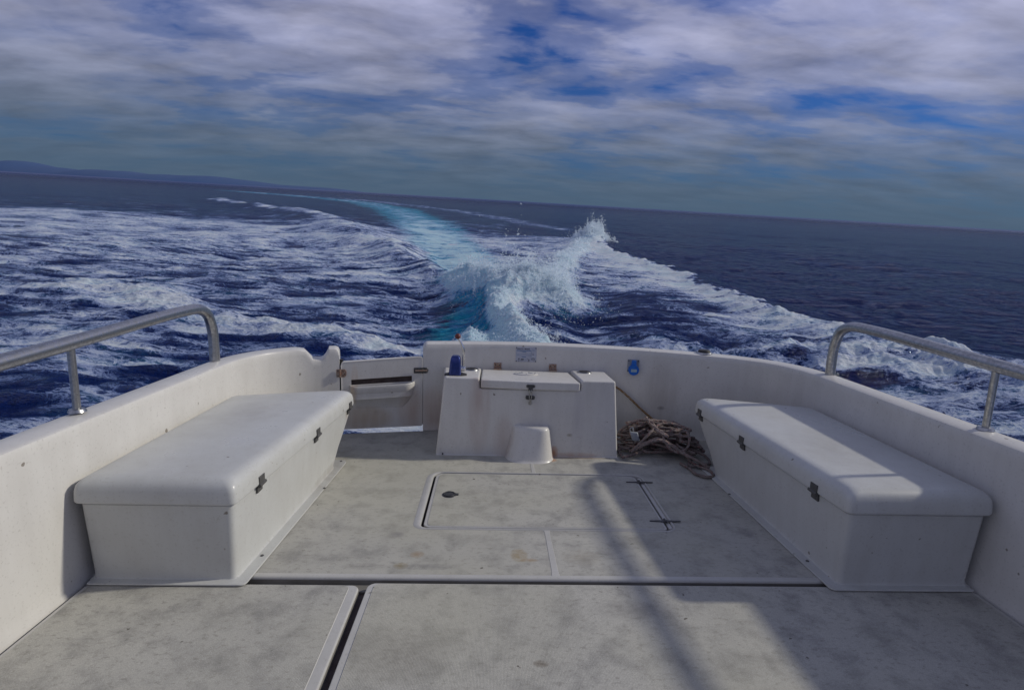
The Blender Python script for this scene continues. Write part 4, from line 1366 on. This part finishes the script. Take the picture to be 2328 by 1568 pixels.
m_sp, nt = new_mat('spray_water')
d1 = nt.n('ShaderNodeBsdfDiffuse', Color=(0.88, 0.95, 1.0, 1.0))
d2 = nt.n('ShaderNodeBsdfTranslucent', Color=(0.90, 0.96, 1.0, 1.0))
gl = nt.n('ShaderNodeBsdfGlossy', Roughness=0.2)
mx1 = nt.n('ShaderNodeMixShader', Fac=0.6)
nt.set(mx1.inputs[1], d1.outputs[0])
nt.set(mx1.inputs[2], d2.outputs[0])
mx2 = nt.n('ShaderNodeMixShader', Fac=0.03)
nt.set(mx2.inputs[1], mx1.outputs[0])
nt.set(mx2.inputs[2], gl.outputs[0])
tp = nt.n('ShaderNodeBsdfTransparent', Color=(0.97, 0.985, 1.0, 1.0))
mx3 = nt.n('ShaderNodeMixShader', Fac=0.45)
nt.set(mx3.inputs[1], mx2.outputs[0])
nt.set(mx3.inputs[2], tp.outputs[0])
out(nt, mx3)
M['spray'] = m_sp

Ps, Ss = [], []
for args in ((520, 100, along(MOUND, 0.36), 1.25, 0.42, 0.25, 0.0044, (0.15, 0.1)),
             (90, 55, along(MOUND[1:4], 0.30), 2.0, 0.5, 0.22, 0.0058, (0.35, 0.5)),
             (110, 60, along([(0.5, 11.2), (0.9, 11.0), (0.9, 10.4)], 0.22), 1.1, 0.40, 0.25, 0.0052, (0.15, 0.0)),
             (420, 70, along(ARM, 0.26), 1.05, 0.35, 0.22, 0.0075, (0.2, 0.1)),
             (140, 60, along(RIDGE[1:], 0.18), 0.75, 0.35, 0.25, 0.0040, (0.3, 0.0)),
             (70, 45, along([(0.50, 7.0), (0.45, 8.6)], 0.16), 0.9, 0.4, 0.25, 0.0038, (0.5, 0.2)),
             (60, 40, along(LUMP, 0.25), 0.7, 0.3, 0.25, 0.0040, (0.0, 0.0))):
    a_, b_ = jets(*args)
    Ps += a_
    Ss += b_
# froth clinging to the broken crest
def froth(pts, wd, n, hgt, size):
    i = rng.integers(0, len(pts) - 1, n)
    t = rng.uniform(size=n)
    p = np.array(pts)
    x = p[i, 0] + (p[i + 1, 0] - p[i, 0]) * t + rng.normal(0, wd, n)
    y = p[i, 1] + (p[i + 1, 1] - p[i, 1]) * t + rng.normal(0, wd, n)
    clump = np.clip(perlin(x / 0.22, y / 0.22) + 0.35, 0, 1)
    z = height_at(x, y) + rng.exponential(hgt, n) * clump
    return np.stack([x, y, z], 1), size * rng.lognormal(0, 0.45, n)
for args in ((MOUND, 0.45, 22000, 0.05, 0.0048), (ARM, 0.30, 12000, 0.06, 0.009), (RIDGE, 0.17, 7000, 0.03, 0.0045), (LUMP, 0.25, 3000, 0.02, 0.0045)):
    a_, b_ = froth(*args)
    Ps.append(a_)
    Ss.append(b_)
o = bpy.data.objects.new('spray', spray_mesh(np.concatenate(Ps), np.concatenate(Ss), None))
o.data.materials.append(m_sp)
COL.objects.link(o)
tag(o, 'white spray and droplets bursting from the breaking wake right behind the transom', 'spray', None, 'stuff')
Ps, Ss = [], []
for args in ((170, 90, along(PEAK, 0.28), 1.75, 0.30, 0.16, 0.013, (0.6, 0.2)), (240, 90, along(PEAK, 0.42), 1.5, 0.40, 0.2, 0.011, (0.2, 0.2))):
    a_, b_ = jets(*args)
    Ps += a_
    Ss += b_
a_, b_ = froth(PEAK, 0.45, 14000, 0.12, 0.012)
Ps.append(a_)
Ss.append(b_)
o = bpy.data.objects.new('spray', spray_mesh(np.concatenate(Ps), np.concatenate(Ss), None))
o.data.materials.append(m_sp)
COL.objects.link(o)
tag(o, 'plume of white spray at the far end of the curling wake arm', 'spray', None, 'stuff')

# ---------------------------------------------------------------- distant headland on the horizon
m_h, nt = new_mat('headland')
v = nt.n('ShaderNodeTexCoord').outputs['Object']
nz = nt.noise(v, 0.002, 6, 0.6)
p = principled(nt, Base_Color=nt.mix(nz, (0.030, 0.075, 0.20), (0.045, 0.09, 0.20)), Roughness=0.95)  # bluish air haze put into the base colour of the hills
out(nt, p)
NX, NY = 90, 16
vv, ff = [], []
for j in range(NY):
    for i in range(NX):
        u = i / (NX - 1)
        wv = j / (NY - 1)
        x = -15500 + 10800 * u
        y = 15600 + 2600 * (wv - 0.5)
        hgt = 330 * (1 - u) ** 0.5 * (0.75 + 0.25 * math.sin(u * 17) * math.sin(u * 5 + 1)) * math.sin(PI * min(1, max(0, wv))) ** 0.8 + 18 * math.sin(u * 61) * (1 - u) * wv * (1 - wv) * 4
        hgt *= min(1, u / 0.1)
        vv.append((x, y + 350 * math.sin(u * 9), hgt - 4))
for j in range(NY - 1):
    for i in range(NX - 1):
        a0 = j * NX + i
        ff.append((a0, a0 + 1, a0 + NX + 1, a0 + NX))
mh = bpy.data.meshes.new('hills')
mh.from_pydata(vv, [], ff)
mh.materials.append(m_h)
mh.shade_smooth()
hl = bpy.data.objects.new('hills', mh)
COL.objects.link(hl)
tag(hl, 'low blue headland fading on the horizon', None, None, 'structure')
